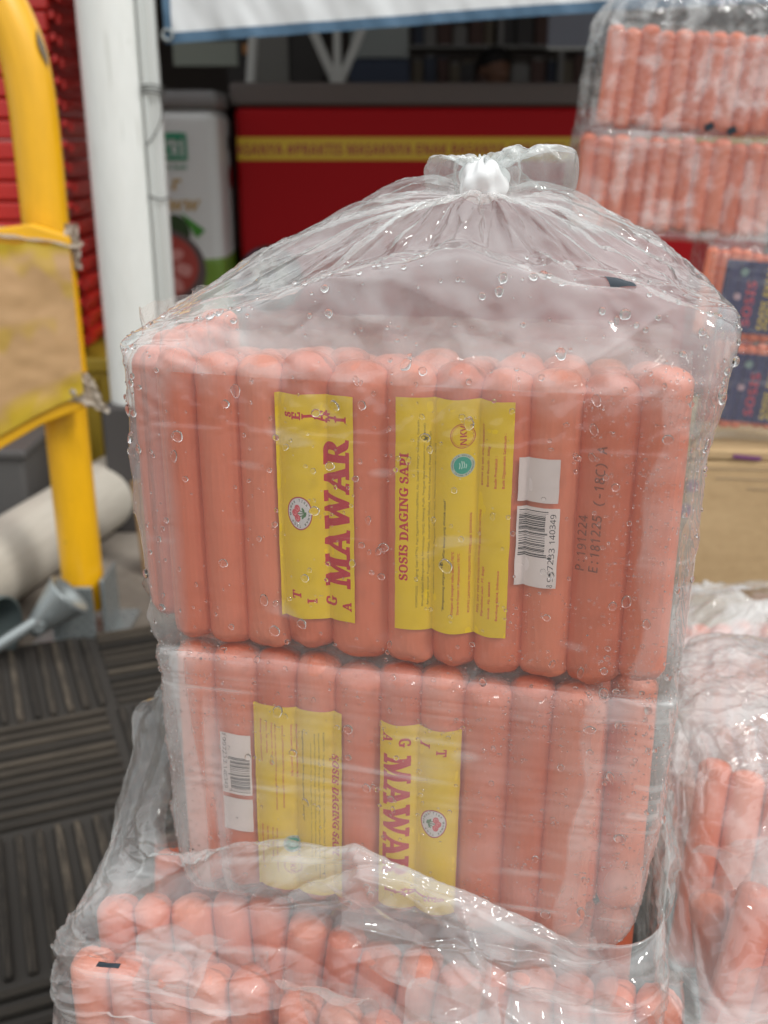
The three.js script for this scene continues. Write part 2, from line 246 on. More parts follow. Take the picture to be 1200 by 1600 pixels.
// ------------------------------------------------------------------ sausage packs
const sausageMat = [[0.74, 0.190, 0.100], [0.68, 0.160, 0.080], [0.77, 0.22, 0.122]].map((c) => phys(lin(...c), 0.5, { clearcoat: 0.25, clearcoatRoughness: 0.25, bumpMap: fieldTexture(256, 256, (u, v) => 0.5 + 0.3 * noise(u * 9, v * 5, c[0] * 70) + 0.15 * noise(u * 40, v * 20), [1, 1]), bumpScale: 0.0012 }));
const packHaze = fieldTexture(256, 512, (u, v) => { const e = Math.max(smooth(0.13, 0.04, v), smooth(0.87, 0.96, v)); return 0.98 - e * (0.02 + 0.03 * noise(u * 50, v * 40, 3) + 0.05 * smooth(0.1, 0.4, noise(u * 90, v * 26, 5))); });
const clearFilm = phys(lin(0.98, 0.965, 0.955), 0.09, { transmission: 1, transmissionMap: packHaze, thickness: 0, ior: 1.45, specularIntensity: 0.6, side: THREE.DoubleSide });
const flapFilm = phys(lin(0.94, 0.91, 0.90), 0.13, { transmission: 0.80, thickness: 0, ior: 1.48, side: THREE.DoubleSide });
function sausageGeometry(len, rx, rz, seed) {
  const nu = 22, nv = 30, P = new Float32Array(nu * nv * 3), cap = Math.min(len * 0.14, rx * 0.85);
  for (let j = 0; j < nv; j++) {
    const v = j / (nv - 1), s = v < 0.3 ? cap * (1 - Math.cos(v / 0.3 * Math.PI / 2)) : v > 0.7 ? len - cap * (1 - Math.cos((1 - v) / 0.3 * Math.PI / 2)) : lerp(cap, len - cap, (v - 0.3) / 0.4), e = Math.min(s, len - s) / cap;
    const t = e >= 1 ? 1 : Math.pow(Math.max(0, 1 - Math.pow(1 - e, 2.4)), 1 / 2.2) || 0;
    for (let i = 0; i < nu; i++) { const a = i / nu * Math.PI * 2, w = 1 + 0.025 * noise(Math.cos(a) + seed * 3, s * 28, Math.sin(a)) + (e < 1 ? (1 - e) * (0.17 * crumple(a * 0.016, s, seed + 2, 90) + 0.10 * Math.sin(a * 3 + seed * 2)) : 0); P.set([Math.cos(a) * rx * t * w, s - len / 2, -Math.sin(a) * rz * t * w], (j * nu + i) * 3); }
  }
  return gridGeometry(P, nu, nv, true);
}
const sausageShapes = new Map();
const shapeFor = (len, rx, rz, k) => { const key = [len.toFixed(4), rx.toFixed(4), rz.toFixed(4), k].join(); if (!sausageShapes.has(key)) sausageShapes.set(key, sausageGeometry(len, rx, rz, k)); return sausageShapes.get(key); };
function profile(edges, rz) { // depth of the shrunken film in front of the sausages at x
  return (x) => { for (let i = 0; i < edges.length - 1; i++) if (x <= edges[i + 1] || i === edges.length - 2) { const c = (edges[i] + edges[i + 1]) / 2, h = (edges[i + 1] - edges[i]) / 2, d = clamp(Math.abs(x - c) / h); return -rz * (1 - Math.sqrt(1 - d * d * 0.694)) * 0.9; } return 0; };
}
function makePack(g, { edges, len, rz, seed = 1, film = true, labels = [], tails = 0.016, fine = 1, snug = 1.06 }) {
  const r = rng(seed * 77 + 5), zf = profile(edges, rz), n = edges.length - 1;
  for (let i = 0; i < n; i++) {
    const c = (edges[i] + edges[i + 1]) / 2, rx = (edges[i + 1] - edges[i]) / 2 * snug, dy = (r() - 0.5) * 0.006;
    part('sausage', shapeFor(len, Math.round(rx * 2500) / 2500, rz, i % 3), sausageMat[(i * 2 + seed) % 3], g, [c, dy, -rz], [0, 0, (r() - 0.5) * 0.012]);
  }
  for (const { name, x0, x1, y0, y1, material, lift = 0.0016 } of labels)
    part(name, sheet(Math.max(10, Math.round((x1 - x0) / 0.0006)), 40, (u, v) => { const x = lerp(x0, x1, u), y = lerp(y0, y1, v); return [x + 0.0004 * noise(y * 90, 3), y + 0.0012 * noise(x * 70, 5, seed), zf(x) * 0.86 + lift + 0.0004 * noise(x * 60, y * 60, 2)]; }), material, g);
  if (film) {
    const fold = foldField(seed, edges[n] - edges[0], 0.06, { per: 0.00012, len: [0.006, 0.03], width: [0.0008, 0.003] }), nu = Math.round(n * 18 * fine), nv = Math.round(110 * fine), P = new Float32Array(nu * nv * 3), x0 = edges[0] - 0.0015, x1 = edges[n] + 0.0015, H = len / 2;
    for (let j = 0; j < nv; j++) {
      const v = j / (nv - 1), y = lerp(-H - tails, H + tails, v), e = (Math.abs(y) - (H - 0.010)) / (tails + 0.010), close = smooth(0, 0.62, e);
      for (let i = 0; i < nu; i++) {
        const u = i / nu, fr = u < 0.5, x = fr ? lerp(x0, x1, u * 2) : lerp(x1, x0, u * 2 - 1), edge = Math.min(1, Math.min(x - x0, x1 - x) / (rz * 0.9));
        const body = fr ? zf(x) + 0.0024 : -2 * rz - zf(x) - 0.0024, round = Math.sqrt(Math.max(0, 1 - (1 - Math.max(0, edge)) ** 2)), flat = -rz + (fr ? 0.0006 : -0.0006) + 0.010 * noise(x * 26, seed * 3.3, y > 0 ? 1 : 8) * smooth(0.3, 1, e);
        const a = 0.0006 + 0.0045 * smooth(-1.2, 0.3, e), zz = lerp(lerp(-rz, body, round), flat, close) + a * crumple(x + (fr ? 0 : 1), y, seed) * 0.45 + 0.0006 * smooth(-1.5, 0, e) * crumple(x * 1.6 + (fr ? 0 : 3), y * 1.6, seed + 5, 90) + (e > -3.5 ? 0.0012 * smooth(-3.2, -0.6, e) * (fr ? 1 : -1) * fold((x - x0) / (x1 - x0), clamp((Math.abs(y) - H + 0.04) / 0.06) * 0.98 + (y > 0 ? 0 : 0.01)) : 0);
        P.set([x * (1 - 0.012 * close), y - (y > 0 ? 1 : -1) * 0.006 * Math.abs(noise(x * 45, 4, seed)) * smooth(0, 1, e), zz], (j * nu + i) * 3);
      }
    }
    part('pack_film', gridGeometry(P, nu, nv, true), clearFilm, g);
  }
  return g;
}
function tail(g, at, w, h, bend, turn, seed) { // loose clear end of a pack's film
  const geo = buckle({ nu: 34, nv: 34, closed: false, seed, iters: 90, up: 2, target: (u, v) => { const x = (u - 0.5) * w * (1 - 0.22 * v * Math.sin(seed)), k = bend * 2.4 * v; return [x + 0.006 * noise(v * 2, seed), h * v * (1 - 0.3 * k * k) + 0.006 * noise(u * 3, seed, 4) * v, h * v * 0.75 * k + 0.010 * noise(u * 2 + seed, v * 2)]; }, growU: 0.07, growV: 0.05, out: 0.012, inn: 0.012, hold: (u, v) => (v < 0.05 ? 0.5 : 0.006), start: 0.004, noiseScale: 22, stiff: 0.25 });
  return part('seal_flap', geo, flapFilm, g, at, turn);
}
const labelMat = (map) => phys(0xffffff, 0.4, { map, clearcoat: 0.12, clearcoatRoughness: 0.25, side: THREE.DoubleSide });
const brandMat = labelMat(brandLabel), infoMat = labelMat(infoLabel), barMat = labelMat(barcodeLabel), plainLabelMat = phys(lin(0.78, 0.66, 0.64), 0.4, { clearcoat: 0.4, side: THREE.DoubleSide });
const dateMat = phys(0xffffff, 0.5, { map: datePrint, transparent: true, side: THREE.DoubleSide });

// the frame of the big bag: its front is turned a little to the left
const TURN = -THREE.MathUtils.degToRad(12.5), ORIGIN = new THREE.Vector3(0, 0.3865, -0.528);
function seat(g, at = [0, 0, 0], rot = [0, 0, 0]) { const q = new THREE.Quaternion().setFromAxisAngle(new THREE.Vector3(0, 1, 0), TURN); g.position.copy(new THREE.Vector3(...at).applyQuaternion(q).add(ORIGIN)); g.quaternion.copy(q).multiply(new THREE.Quaternion().setFromEuler(new THREE.Euler(...rot))); return g; }
const inside = 'sausage packs in the large clear bag';
const EDGES = [-0.130, -0.1077, -0.0832, -0.0583, -0.0317, 0.0007, 0.0267, 0.0505, 0.0765, 0.1023, 0.1307, 0.154].map((x) => x - 0.013);
{
  const g = seat(thing('sausage_pack', 'upper front sausage pack showing two yellow labels and a barcode', 'sausage pack', [0, 0, 0], 0, inside), [0.013, 0.2675, 0]);
  makePack(g, { edges: EDGES, len: 0.175, rz: 0.0135, seed: 1, tails: 0.012, snug: 1.18, labels: [
    { name: 'brand_label', x0: -0.0735, x1: -0.0295, y0: -0.0615, y1: 0.0695, material: brandMat }, { name: 'ingredient_label', x0: -0.0067, x1: 0.0556, y0: -0.0620, y1: 0.0710, material: infoMat },
    { name: 'barcode_label', x0: 0.0588, x1: 0.0812, y0: -0.0297, y1: 0.0155, material: barMat }, { name: 'blank_label', x0: 0.0588, x1: 0.0800, y0: 0.0183, y1: 0.0421, material: plainLabelMat },
    { name: 'date_print', x0: 0.0885, x1: 0.1060, y0: -0.0195, y1: 0.0525, material: dateMat, lift: 0.0019 }] });
}
{
  const e = []; for (let i = 0; i <= 10; i++) e.push(-0.127 + 0.0254 * i + 0.0012 * Math.sin(i * 2.3));
  const g = seat(thing('sausage_pack', 'lower front sausage pack standing upside down behind foggy film', 'sausage pack', [0, 0, 0], 0, inside), [-0.005, 0.0885, 0], [0, 0, Math.PI - 0.012]);
  makePack(g, { edges: e, len: 0.175, rz: 0.0132, seed: 2, tails: 0.012, snug: 1.18, labels: [
    { name: 'brand_label', x0: -0.0500, x1: -0.0018, y0: -0.0545, y1: 0.0765, material: brandMat }, { name: 'ingredient_label', x0: 0.0213, x1: 0.0768, y0: -0.0565, y1: 0.0765, material: infoMat },
    { name: 'barcode_label', x0: 0.0790, x1: 0.0985, y0: -0.0335, y1: 0.0095, material: barMat }, { name: 'blank_label', x0: 0.0790, x1: 0.0980, y0: 0.0125, y1: 0.0365, material: plainLabelMat }] });
}
const even = (n, pitch, seed) => { const r = rng(seed), e = [-n * pitch / 2]; for (let i = 1; i <= n; i++) e.push(-n * pitch / 2 + pitch * i + (i < n ? (r() - 0.5) * pitch * 0.16 : 0)); return e; };
for (const [label, at, rot, seed, film] of [
  ['plain sausage pack second from the front in the upper layer', [0.012, 0.258, -0.031], [0, 0, 0.006], 3, true],
  ['plain sausage pack third from the front in the upper layer', [0.013, 0.262, -0.063], [0, 0, -0.008], 4, true],
  ['plain sausage pack at the back of the upper layer', [0.012, 0.257, -0.096], [0, 0, 0.01], 5, true],
  ['sausage pack turned edgewise at the left side of the upper layer', [-0.1555, 0.272, -0.083], [0, -Math.PI / 2, 0.0], 8, true],
  ['plain sausage pack behind the upside down one in the lower layer', [0.016, 0.084, -0.031], [0, 0, 0.008], 6, false],
  ['plain sausage pack at the back of the lower layer', [-0.004, 0.083, -0.064], [0, 0, -0.006], 7, false]]) {
  const g = seat(thing('sausage_pack', label, 'sausage pack', [0, 0, 0], 0, inside), at, rot);
  makePack(g, { edges: even(seed === 8 ? 5 : 11, 0.0254, seed), len: 0.168, rz: 0.0132, seed, film, fine: 0.6, tails: 0.022 });
}

// ------------------------------------------------------------------ the large tied bag
const filmMat = (map, o = {}) => phys(lin(0.885, 0.905, 0.90), 0.07, { transmission: 1, transmissionMap: map, thickness: 0, ior: 1.5, side: THREE.DoubleSide, ...o });
const bag = seat(tag(Object.assign(new THREE.Group(), { name: numbered('plastic_bag') }), 'large knotted clear plastic bag wet with drops around the two front sausage packs', 'plastic bag')); scene.add(bag);
const archF = curve([[-0.15, 0.3605], [-0.0975, 0.3727], [-0.054, 0.3876], [0, 0.399], [0.037, 0.4045], [0.085, 0.3965], [0.135, 0.390], [0.182, 0.376]]);
const archB = curve([[-0.17, 0.361], [-0.114, 0.385], [-0.067, 0.412], [0, 0.424], [0.06, 0.424], [0.125, 0.405], [0.183, 0.374]]);
const KN = [0.036, 0.436, -0.100];
const tent = (t, bulge) => (x, z) => { const f = smooth(-0.02, -0.12, z), y0 = lerp(archF(KN[0] + (x - KN[0]) / (1 - t)), archB(KN[0] + (x - KN[0]) / (1 - t)), f); return lerp(y0, KN[1], t) + bulge * lerp(-0.2, 1, f) * Math.sin(Math.PI * t); };
const about = (t, xL, xR, zB, zF) => [lerp(xL, KN[0], t), lerp(xR, KN[0], t), lerp(zB, KN[2], t), lerp(zF, KN[2], t)];
const mainSurface = bagSurface([
  [0, 0.002, -0.115, 0.120, -0.125, -0.020, 0.02], [0.02, 0.001, -0.132, 0.140, -0.145, -0.002, 0.014], [0.06, 0.022, -0.138, 0.152, -0.150, 0.0042, 0.012],
  [0.16, 0.09, -0.1395, 0.161, -0.155, 0.0048, 0.012], [0.285, 0.166, -0.141, 0.164, -0.155, 0.0048, 0.012], [0.31, 0.1785, -0.1405, 0.1625, -0.152, 0.0022, 0.012], [0.335, 0.192, -0.146, 0.1635, -0.155, 0.0046, 0.018],
  [0.45, 0.26, -0.150, 0.1655, -0.150, 0.0050, 0.022], [0.53, 0.305, -0.152, 0.167, -0.150, 0.0050, 0.024], [0.61, 0.350, -0.151, 0.171, -0.150, 0.0052, 0.024],
  [0.68, tent(0, 0), -0.148, 0.171, -0.150, -0.008, 0.022], [0.78, tent(0.33, 0.016), ...about(0.33, -0.150, 0.174, -0.155, -0.008), 0.03], [0.88, tent(0.66, 0.016), ...about(0.66, -0.150, 0.174, -0.155, -0.008), 0.03], [0.96, tent(0.9, 0.01), ...about(0.9, -0.150, 0.174, -0.155, -0.008), 0.012], [1, KN[1] + 0.004, ...about(0.962, -0.150, 0.174, -0.155, -0.008), 0.004]]);
const frontX = (u) => lerp(-0.143, 0.168, (u - 0.337) / 0.326);
const isFront = (u) => u > 0.335 && u < 0.665;
const mainFilm = buckle({
  nu: 330, nv: 210, target: mainSurface, seed: 11, iters: 230,
  growU: (u, v) => (v > 0.62 ? 0.022 + 0.10 * smooth(0.72, 0.96, v) : isFront(u) ? 0.004 + 0.034 * smooth(0.55, 0.59, v) + 0.02 * smooth(0.03, 0.0, Math.abs(v - 0.31)) : 0.012),
  growV: (u, v) => (v < 0.29 ? 0.014 : v < 0.34 ? 0.016 : v < 0.555 ? (isFront(u) ? 0.005 : 0.012) : v < 0.74 ? 0.036 : 0.006),
  seedField: (u, v) => { const w = smooth(0.60, 0.72, v), wall = 0.0012 * noise(u * 9, v * 46, 4) + 0.0012 * noise(u * 26, v * 18, 7), roof = 0.0042 * noise(u * 15, v * 2.2, 2) + 0.0022 * noise(u * 38 + v * 4, v * 3, 6) + 0.0028 * noise(u * 9, v * 11, 11) * smooth(0.85, 0.7, v); return lerp(wall + 0.002 * noise(u * 70, v * 60, 9) * smooth(0.54, 0.58, v) * smooth(0.68, 0.62, v), roof, w); },
  out: (u, v) => (v < 0.6 ? (isFront(u) ? 0.0024 : 0.006) : lerp(0.005, 0.018, smooth(0.62, 0.8, v)) * (v > 0.9 ? 0.6 : 1)), crease: (u, v) => (v > 0.6 ? 0.0024 * smooth(0.6, 0.64, v) * smooth(0.99, 0.85, v) : isFront(u) ? 0.0004 + 0.0012 * smooth(0.545, 0.585, v) + 0.0009 * smooth(0.03, 0.01, Math.abs(v - 0.312)) : 0.0014), sizeU: 0.96, sizeV: 0.6, folds: { per: 0.00055, aim: (u, v) => (v > 0.76 ? [Math.PI / 2, 0.7] : v > 0.58 ? [0, 1.3] : v < 0.33 ? [0.05, 0.6] : [0, Math.PI]) }, inn: (u, v) => (v < 0.6 ? (isFront(u) ? 0.0016 : 0.003) : 0.014), hold: (u, v) => (v > 0.98 ? 1 : v < 0.6 ? 0.02 : 0.004), stiff: 0.22 });
const markMat = phys(lin(0.025, 0.04, 0.055), 0.3, { transmission: 0.2, thickness: 0, side: THREE.DoubleSide });
function patch(geo, NU, near, nu, nv) { // a small print lying on a film, following its folds
  const p = geo.attributes.position, n = geo.attributes.normal; let best = 0, bd = 9; for (let k = 0; k < p.count; k++) { const d = Math.hypot(p.getX(k) - near[0], p.getY(k) - near[1], p.getZ(k) - near[2]); if (d < bd) { bd = d; best = k; } }
  const P = new Float32Array(nu * nv * 3); for (let j = 0; j < nv; j++) for (let i = 0; i < nu; i++) { const k = best + i + Math.round(j * (1 - 0.03 * i)) * NU, z = n.getZ(k) > 0 ? 0.0006 : -0.0006; P.set([p.getX(k) + n.getX(k) * z, p.getY(k) + n.getY(k) * z, p.getZ(k) + n.getZ(k) * z], (j * nu + i) * 3); }
  return gridGeometry(P, nu, nv, false);
}
const MILK = (u, v) => {
  const x = frontX(u), n = noise(u * 40, v * 30, 3), n2 = noise(u * 14, v * 12, 8), streak = noise(u * 8, v * 110, 5);
  if (v > 0.6) return clamp(lerp(0.20, 0.16, smooth(0.68, 0.80, v)) + 0.40 * smooth(0.86, 0.99, v) + 0.07 * noise(u * 70, v * 6, 2) + 0.06 * n2);
  if (!isFront(u)) return clamp(0.16 + 0.08 * n2 + 0.04 * n);
  const wob = 0.008 * noise(v * 17, 1, 4);
  let m = 0.025 + 0.02 * n2;
  m = Math.max(m, 0.17 * smooth(0.146 + wob, 0.150 + wob, x) * (0.8 + 0.6 * n));
  m = Math.max(m, 0.16 * smooth(-0.112, -0.13, x));
  if (v < 0.305) { m += 0.09 + 0.05 * n + 0.16 * smooth(0.1, 0.5, streak) * smooth(0.1, -0.3, noise(u * 11, v * 9, 15)); m = Math.max(m, 0.27 * smooth(0.116 + wob, 0.122 + wob, x) * (0.85 + 0.5 * n), 0.34 * smooth(-0.094, -0.112, x) * smooth(-0.2, 0.2, noise(u * 90, v * 4, 9))); }
  m += 0.10 * smooth(0.012, 0.003, Math.abs(v - 0.312)) + 0.08 * smooth(0.57, 0.6, v) + 0.12 * smooth(0.42, 0.62, noise(u * 20, v * 34, 12));
  return clamp(m + 0.02 * n, 0.03, 0.9);
};
part('film', mainFilm, filmMat(fieldTexture(1024, 1024, (u, v) => 1 - MILK(u, v))), bag);
{ // knot: a twisted lump of gathered film, and the ruffle of film beyond it
  const nu = 90, nv = 46, P = new Float32Array(nu * nv * 3);
  for (let j = 0; j < nv; j++) for (let i = 0; i < nu; i++) { const a = i / nu * Math.PI * 2, v = j / (nv - 1), el = (v - 0.5) * Math.PI, rr = 0.0122 * (1 + 0.05 * Math.sin(a * 7 + v * 9) + 0.08 * Math.sin(a * 3 - v * 11) + 0.1 * noise(Math.cos(a) * 2, v * 4, Math.sin(a) * 2)); P.set([KN[0] + Math.cos(a) * Math.cos(el) * rr * 1.15, KN[1] + 0.006 + Math.sin(el) * rr * 0.95, KN[2] - Math.sin(a) * Math.cos(el) * rr], (j * nu + i) * 3); }
  part('knot', gridGeometry(P, nu, nv, true), phys(lin(0.84, 0.85, 0.85), 0.2, { transmission: 0.2, thickness: 0, ior: 1.5, side: THREE.DoubleSide }), bag);
  const reach = (u) => { const a = u * Math.PI * 2; return 0.013 + 0.030 * Math.pow(Math.max(0, Math.cos(a - 0.35)), 2) + 0.016 * Math.pow(Math.max(0, Math.cos(a - Math.PI + 0.2)), 3) + 0.006 * Math.sin(a * 5); };
  const ruffle = buckle({ nu: 220, nv: 44, seed: 21, iters: 160, target: (u, v) => { const a = u * Math.PI * 2, r = 0.003 + reach(u) * Math.sin(v * 1.75), rightward = Math.max(0, Math.cos(a)); return [KN[0] + Math.cos(a) * r, KN[1] + 0.008 + (0.016 + 0.006 * rightward) * Math.sin(v * 2.6) - 0.018 * v * v, KN[2] - 0.016 * v - Math.sin(a) * r * 0.8]; }, growU: (u, v) => 0.4 * (1 - v) + 0.14, growV: 0.04, out: (u, v) => 0.014 * v + 0.001, inn: (u, v) => 0.012 * v, hold: (u, v) => (v < 0.06 ? 1 : 0.006), seedField: (u, v) => 0.005 * v * noise(u * 22, v * 2, 3) + 0.004 * v * noise(u * 9, v * 3, 8), span: 5, short: 2, stiff: 0.12, crease: (u, v) => 0.0022 * v, sizeU: 0.25, sizeV: 0.06, folds: { per: 0.00016, len: [0.008, 0.03], width: [0.001, 0.003] } });
  part('ruffle', ruffle, filmMat(fieldTexture(128, 128, (u, v) => 0.55 + 0.3 * v + 0.1 * noise(u * 30, v * 5))), bag);
  const pos = mainFilm.attributes.position;
  part('print_mark', patch(mainFilm, 660, [0.1135, 0.384, -0.018], 10, 8), markMat, bag);
  // water on the film
  const r = rng(404), NU = 660, nrm = mainFilm.attributes.normal, V3 = THREE.Vector3, water = phys(0xffffff, 0.02, { transmission: 1, thickness: 0.003, ior: 1.33 });
  const shapes = [0, 1, 2, 3].map((s) => { const g = new THREE.SphereGeometry(1, 18, 12), p = g.attributes.position; for (let i = 0; i < p.count; i++) { const w = 1 + 0.18 * noise(p.getX(i) * 1.3 + s * 9, p.getY(i) * 1.3, s); p.setXYZ(i, p.getX(i) * w, p.getY(i) * w * (1 + 0.12 * s - (p.getY(i) > 0 ? 0.1 * s : 0)), p.getZ(i) * 0.55); } g.computeVertexNormals(); return g; });
  const place = (k, size, out) => { const o = new THREE.Object3D(), n = new V3(nrm.getX(k), nrm.getY(k), nrm.getZ(k)); o.position.set(pos.getX(k), pos.getY(k), pos.getZ(k)).addScaledVector(n, 0.3 * size * out); o.quaternion.setFromUnitVectors(new V3(0, 0, 1), n); o.rotateZ((r() - 0.5) * 0.9); o.scale.set(size * (0.75 + 0.4 * r()), size * (0.8 + 0.7 * r() * r()), size); o.updateMatrix(); return o; };
  const vertex = (u, v) => Math.round(v * 418) * NU + Math.round(u * (NU - 1));
  for (let i = 0; i < 220; i++) { const u = 0.315 + 0.37 * r(), v = 0.03 + 0.68 * Math.pow(r(), 0.8), o = place(vertex(u, v), 0.0014 + 0.0017 * Math.pow(r(), 2.0), 1), d = part('water_drop', shapes[i % 4], water, bag); d.position.copy(o.position); d.quaternion.copy(o.quaternion); d.scale.copy(o.scale); }
  const small = []; for (let i = 0; i < 900; i++) { const u = 0.30 + 0.40 * r(), v = 0.02 + 0.74 * r(); small.push(place(vertex(u, v), 0.0005 + 0.0009 * Math.pow(r(), 2), 1).matrix); }
  const beads = (u, v) => { const x = frontX(u); return (v < 0.33 && x < -0.10) || (x > 0.128) || (v < 0.3 && x > 0.05 && noise(u * 60, v * 40) > 0.05) || (x > 0.075 && v > 0.34 && v < 0.41 && noise(u * 40, v * 40) > -0.1) || (v > 0.22 && v < 0.30 && noise(u * 50, v * 30, 4) > 0.1) || (x > 0.11 && v > 0.56 && v < 0.61); };
  let tries = 0; while (small.length < 5200 && tries++ < 60000) { const u = 0.325 + 0.35 * r(), v = 0.02 + 0.62 * r(); if (beads(u, v)) small.push(place(vertex(u, v), 0.0003 + 0.0006 * Math.pow(r(), 3), 1).matrix); }
  const tiny = new THREE.SphereGeometry(1, 8, 6).scale(1, 1, 0.45), im = new THREE.InstancedMesh(tiny, water, small.length); small.forEach((m, i) => im.setMatrixAt(i, m)); im.name = 'condensation'; im.userData.kind = 'stuff'; bag.add(im);
}

// ------------------------------------------------------------------ the bag underneath, in front of and around the big one
const touch = curve([[-0.15, 0.040], [-0.137, 0.036], [-0.11, 0.042], [-0.088, 0.050], [-0.06, 0.055], [-0.014, 0.058], [0.02, 0.050], [0.047, 0.041], [0.07, 0.033], [0.12, 0.016], [0.16, 0.020], [0.2, 0.03]]);
const lowBag = seat(tag(Object.assign(new THREE.Group(), { name: numbered('plastic_bag') }), 'foggy loose clear plastic bag underneath the large knotted bag', 'plastic bag')); scene.add(lowBag);
const meet = (x, z) => (x < -0.1 ? lerp(touch(x), 0.134, smooth(0.01, -0.08, z)) : z > -0.02 ? touch(x) : lerp(0.12, 0.06, smooth(-0.1, 0.16, x)));
const lowSurface = bagSurface([
  [0, -0.383, -0.19, 0.16, -0.24, 0.055, 0.03], [0.22, -0.24, -0.214, 0.170, -0.26, 0.074, 0.03], [0.46, -0.11, -0.213, 0.172, -0.26, 0.074, 0.03], [0.62, -0.040, -0.206, 0.173, -0.25, 0.070, 0.035],
  [0.74, (x, z) => lerp(-0.04, meet(x, z), 0.36), -0.201, 0.173, -0.23, 0.058, 0.04], [0.88, (x, z) => lerp(-0.04, meet(x, z), 0.78), -0.184, 0.172, -0.20, 0.034, 0.035], [0.97, (x, z) => meet(x, z) + 0.003, -0.157, 0.169, -0.175, 0.016, 0.03], [1, (x, z) => meet(x, z) - 0.002, -0.148, 0.166, -0.168, 0.0105, 0.025]]);
const lowFilm = buckle({ nu: 330, nv: 190, target: lowSurface, seed: 31, iters: 230, growU: (u, v) => (v < 0.58 ? 0.010 : 0.035), growV: (u, v) => (v < 0.58 ? 0.012 : 0.025), out: (u, v) => (v < 0.58 ? 0.004 : v > 0.93 ? 0.005 : 0.014), inn: (u, v) => (v < 0.58 ? 0.003 : v > 0.93 ? 0.003 : 0.012), hold: 0.003, stiff: 0.10, short: 2, span: 6, crease: (u, v) => (v < 0.58 ? 0.0016 : 0.0034) * smooth(1.0, 0.95, v), sizeU: 1.1, sizeV: 0.55, folds: { per: 0.0008, len: [0.03, 0.13], width: [0.0016, 0.007] }, seedField: (u, v) => 0.006 * noise(u * 12 + v * 5, v * 5 - u * 8, 2) + 0.004 * noise(u * 30 - v * 6, v * 9 + u * 16, 5) });
part('film', lowFilm, filmMat(fieldTexture(1024, 512, (u, v) => { const n = noise(u * 16, v * 9, 31), s = noise(u * 60, v * 7, 33); let m = 0.10 + 0.06 * n + 0.04 * s + 0.12 * smooth(0.0, 0.35, noise(u * 13, v * 8, 37)) * smooth(0.56, 0.66, v) + 0.05 * smooth(0.82, 0.96, v) - 0.10 * smooth(0.75, 0.9, v) * (smooth(0.36, 0.30, u) + smooth(0.66, 0.72, u)) + 0.10 * smooth(0.2, 0.5, noise(u * 9, v * 40, 35)); if (v < 0.62) m += 0.18 * smooth(0.0, 0.3, noise(u * 30, v * 20, 41)) + 0.06; return 1 - clamp(m, 0.08, 0.8); })), lowBag);
part('print_mark', patch(lowFilm, 660, [-0.168, -0.012, 0.066], 8, 7), markMat, lowBag);
const lower = 'sausage packs standing in the loose bag underneath';
const LOW = [ // label, place, tilt, seed, sausages, loose ends
  ['sausage pack at the front left of the loose bag underneath', [-0.128, -0.112, 0.056], [-0.10, 0.06, 0.05], 11, 5, [[0.0, 0.05, 0.044, -0.4]]],
  ['sausage pack at the front middle of the loose bag underneath', [0.004, -0.118, 0.054], [0.04, -0.05, -0.06], 12, 5, [[-0.02, 0.046, 0.058, 0.4], [0.045, 0.06, 0.05, -0.3]]],
  ['sausage pack at the front right of the loose bag underneath', [0.118, -0.125, 0.048], [-0.12, 0.10, 0.05], 15, 4, [[0.0, 0.075, 0.062, 0.35]]],
  ['tilted sausage pack in the second row at the left of the loose bag underneath', [-0.122, -0.092, 0.018], [-0.22, 0.16, 0.14], 16, 5, []],
  ['sausage pack in the middle of the loose bag underneath, before the large bag', [-0.010, -0.104, 0.020], [-0.16, -0.12, -0.10], 17, 5, [[0.0, 0.055, 0.058, 0.4], [0.04, 0.06, 0.055, -0.3]]],
  ['sausage pack at the right of the loose bag underneath, before the large bag', [0.125, -0.112, 0.010], [-0.10, -0.1, 0.08], 18, 5, [[-0.01, 0.07, 0.058, 0.35]]],
  ['upright sausage pack at the far left of the loose bag underneath', [-0.152, -0.100, -0.040], [-0.1, 0.5, -0.04], 19, 2, []],
  ['wide sausage pack of the loose bag lying under the large bag', [0.0, -0.100, -0.050], [-0.04, 0, 0.01], 14, 12, []]];
LOW.forEach(([label, at, rot, seed, n, ends]) => {
  const g = seat(thing('sausage_pack', label, 'sausage pack', [0, 0, 0], 0, lower), at, rot);
  makePack(g, { edges: even(n, 0.0262, seed), len: 0.168, rz: 0.0145, seed, film: n < 9, fine: 0.8, tails: 0.014, loose: 0.05 });
  ends.forEach(([x, w, h, bend], k) => tail(g, [x, 0.074, 0.003], w, h, bend, [-0.45 - 0.15 * k, 0.35 * Math.sin(seed + k), 0.12 * Math.cos(seed)], seed + k * 3));
});

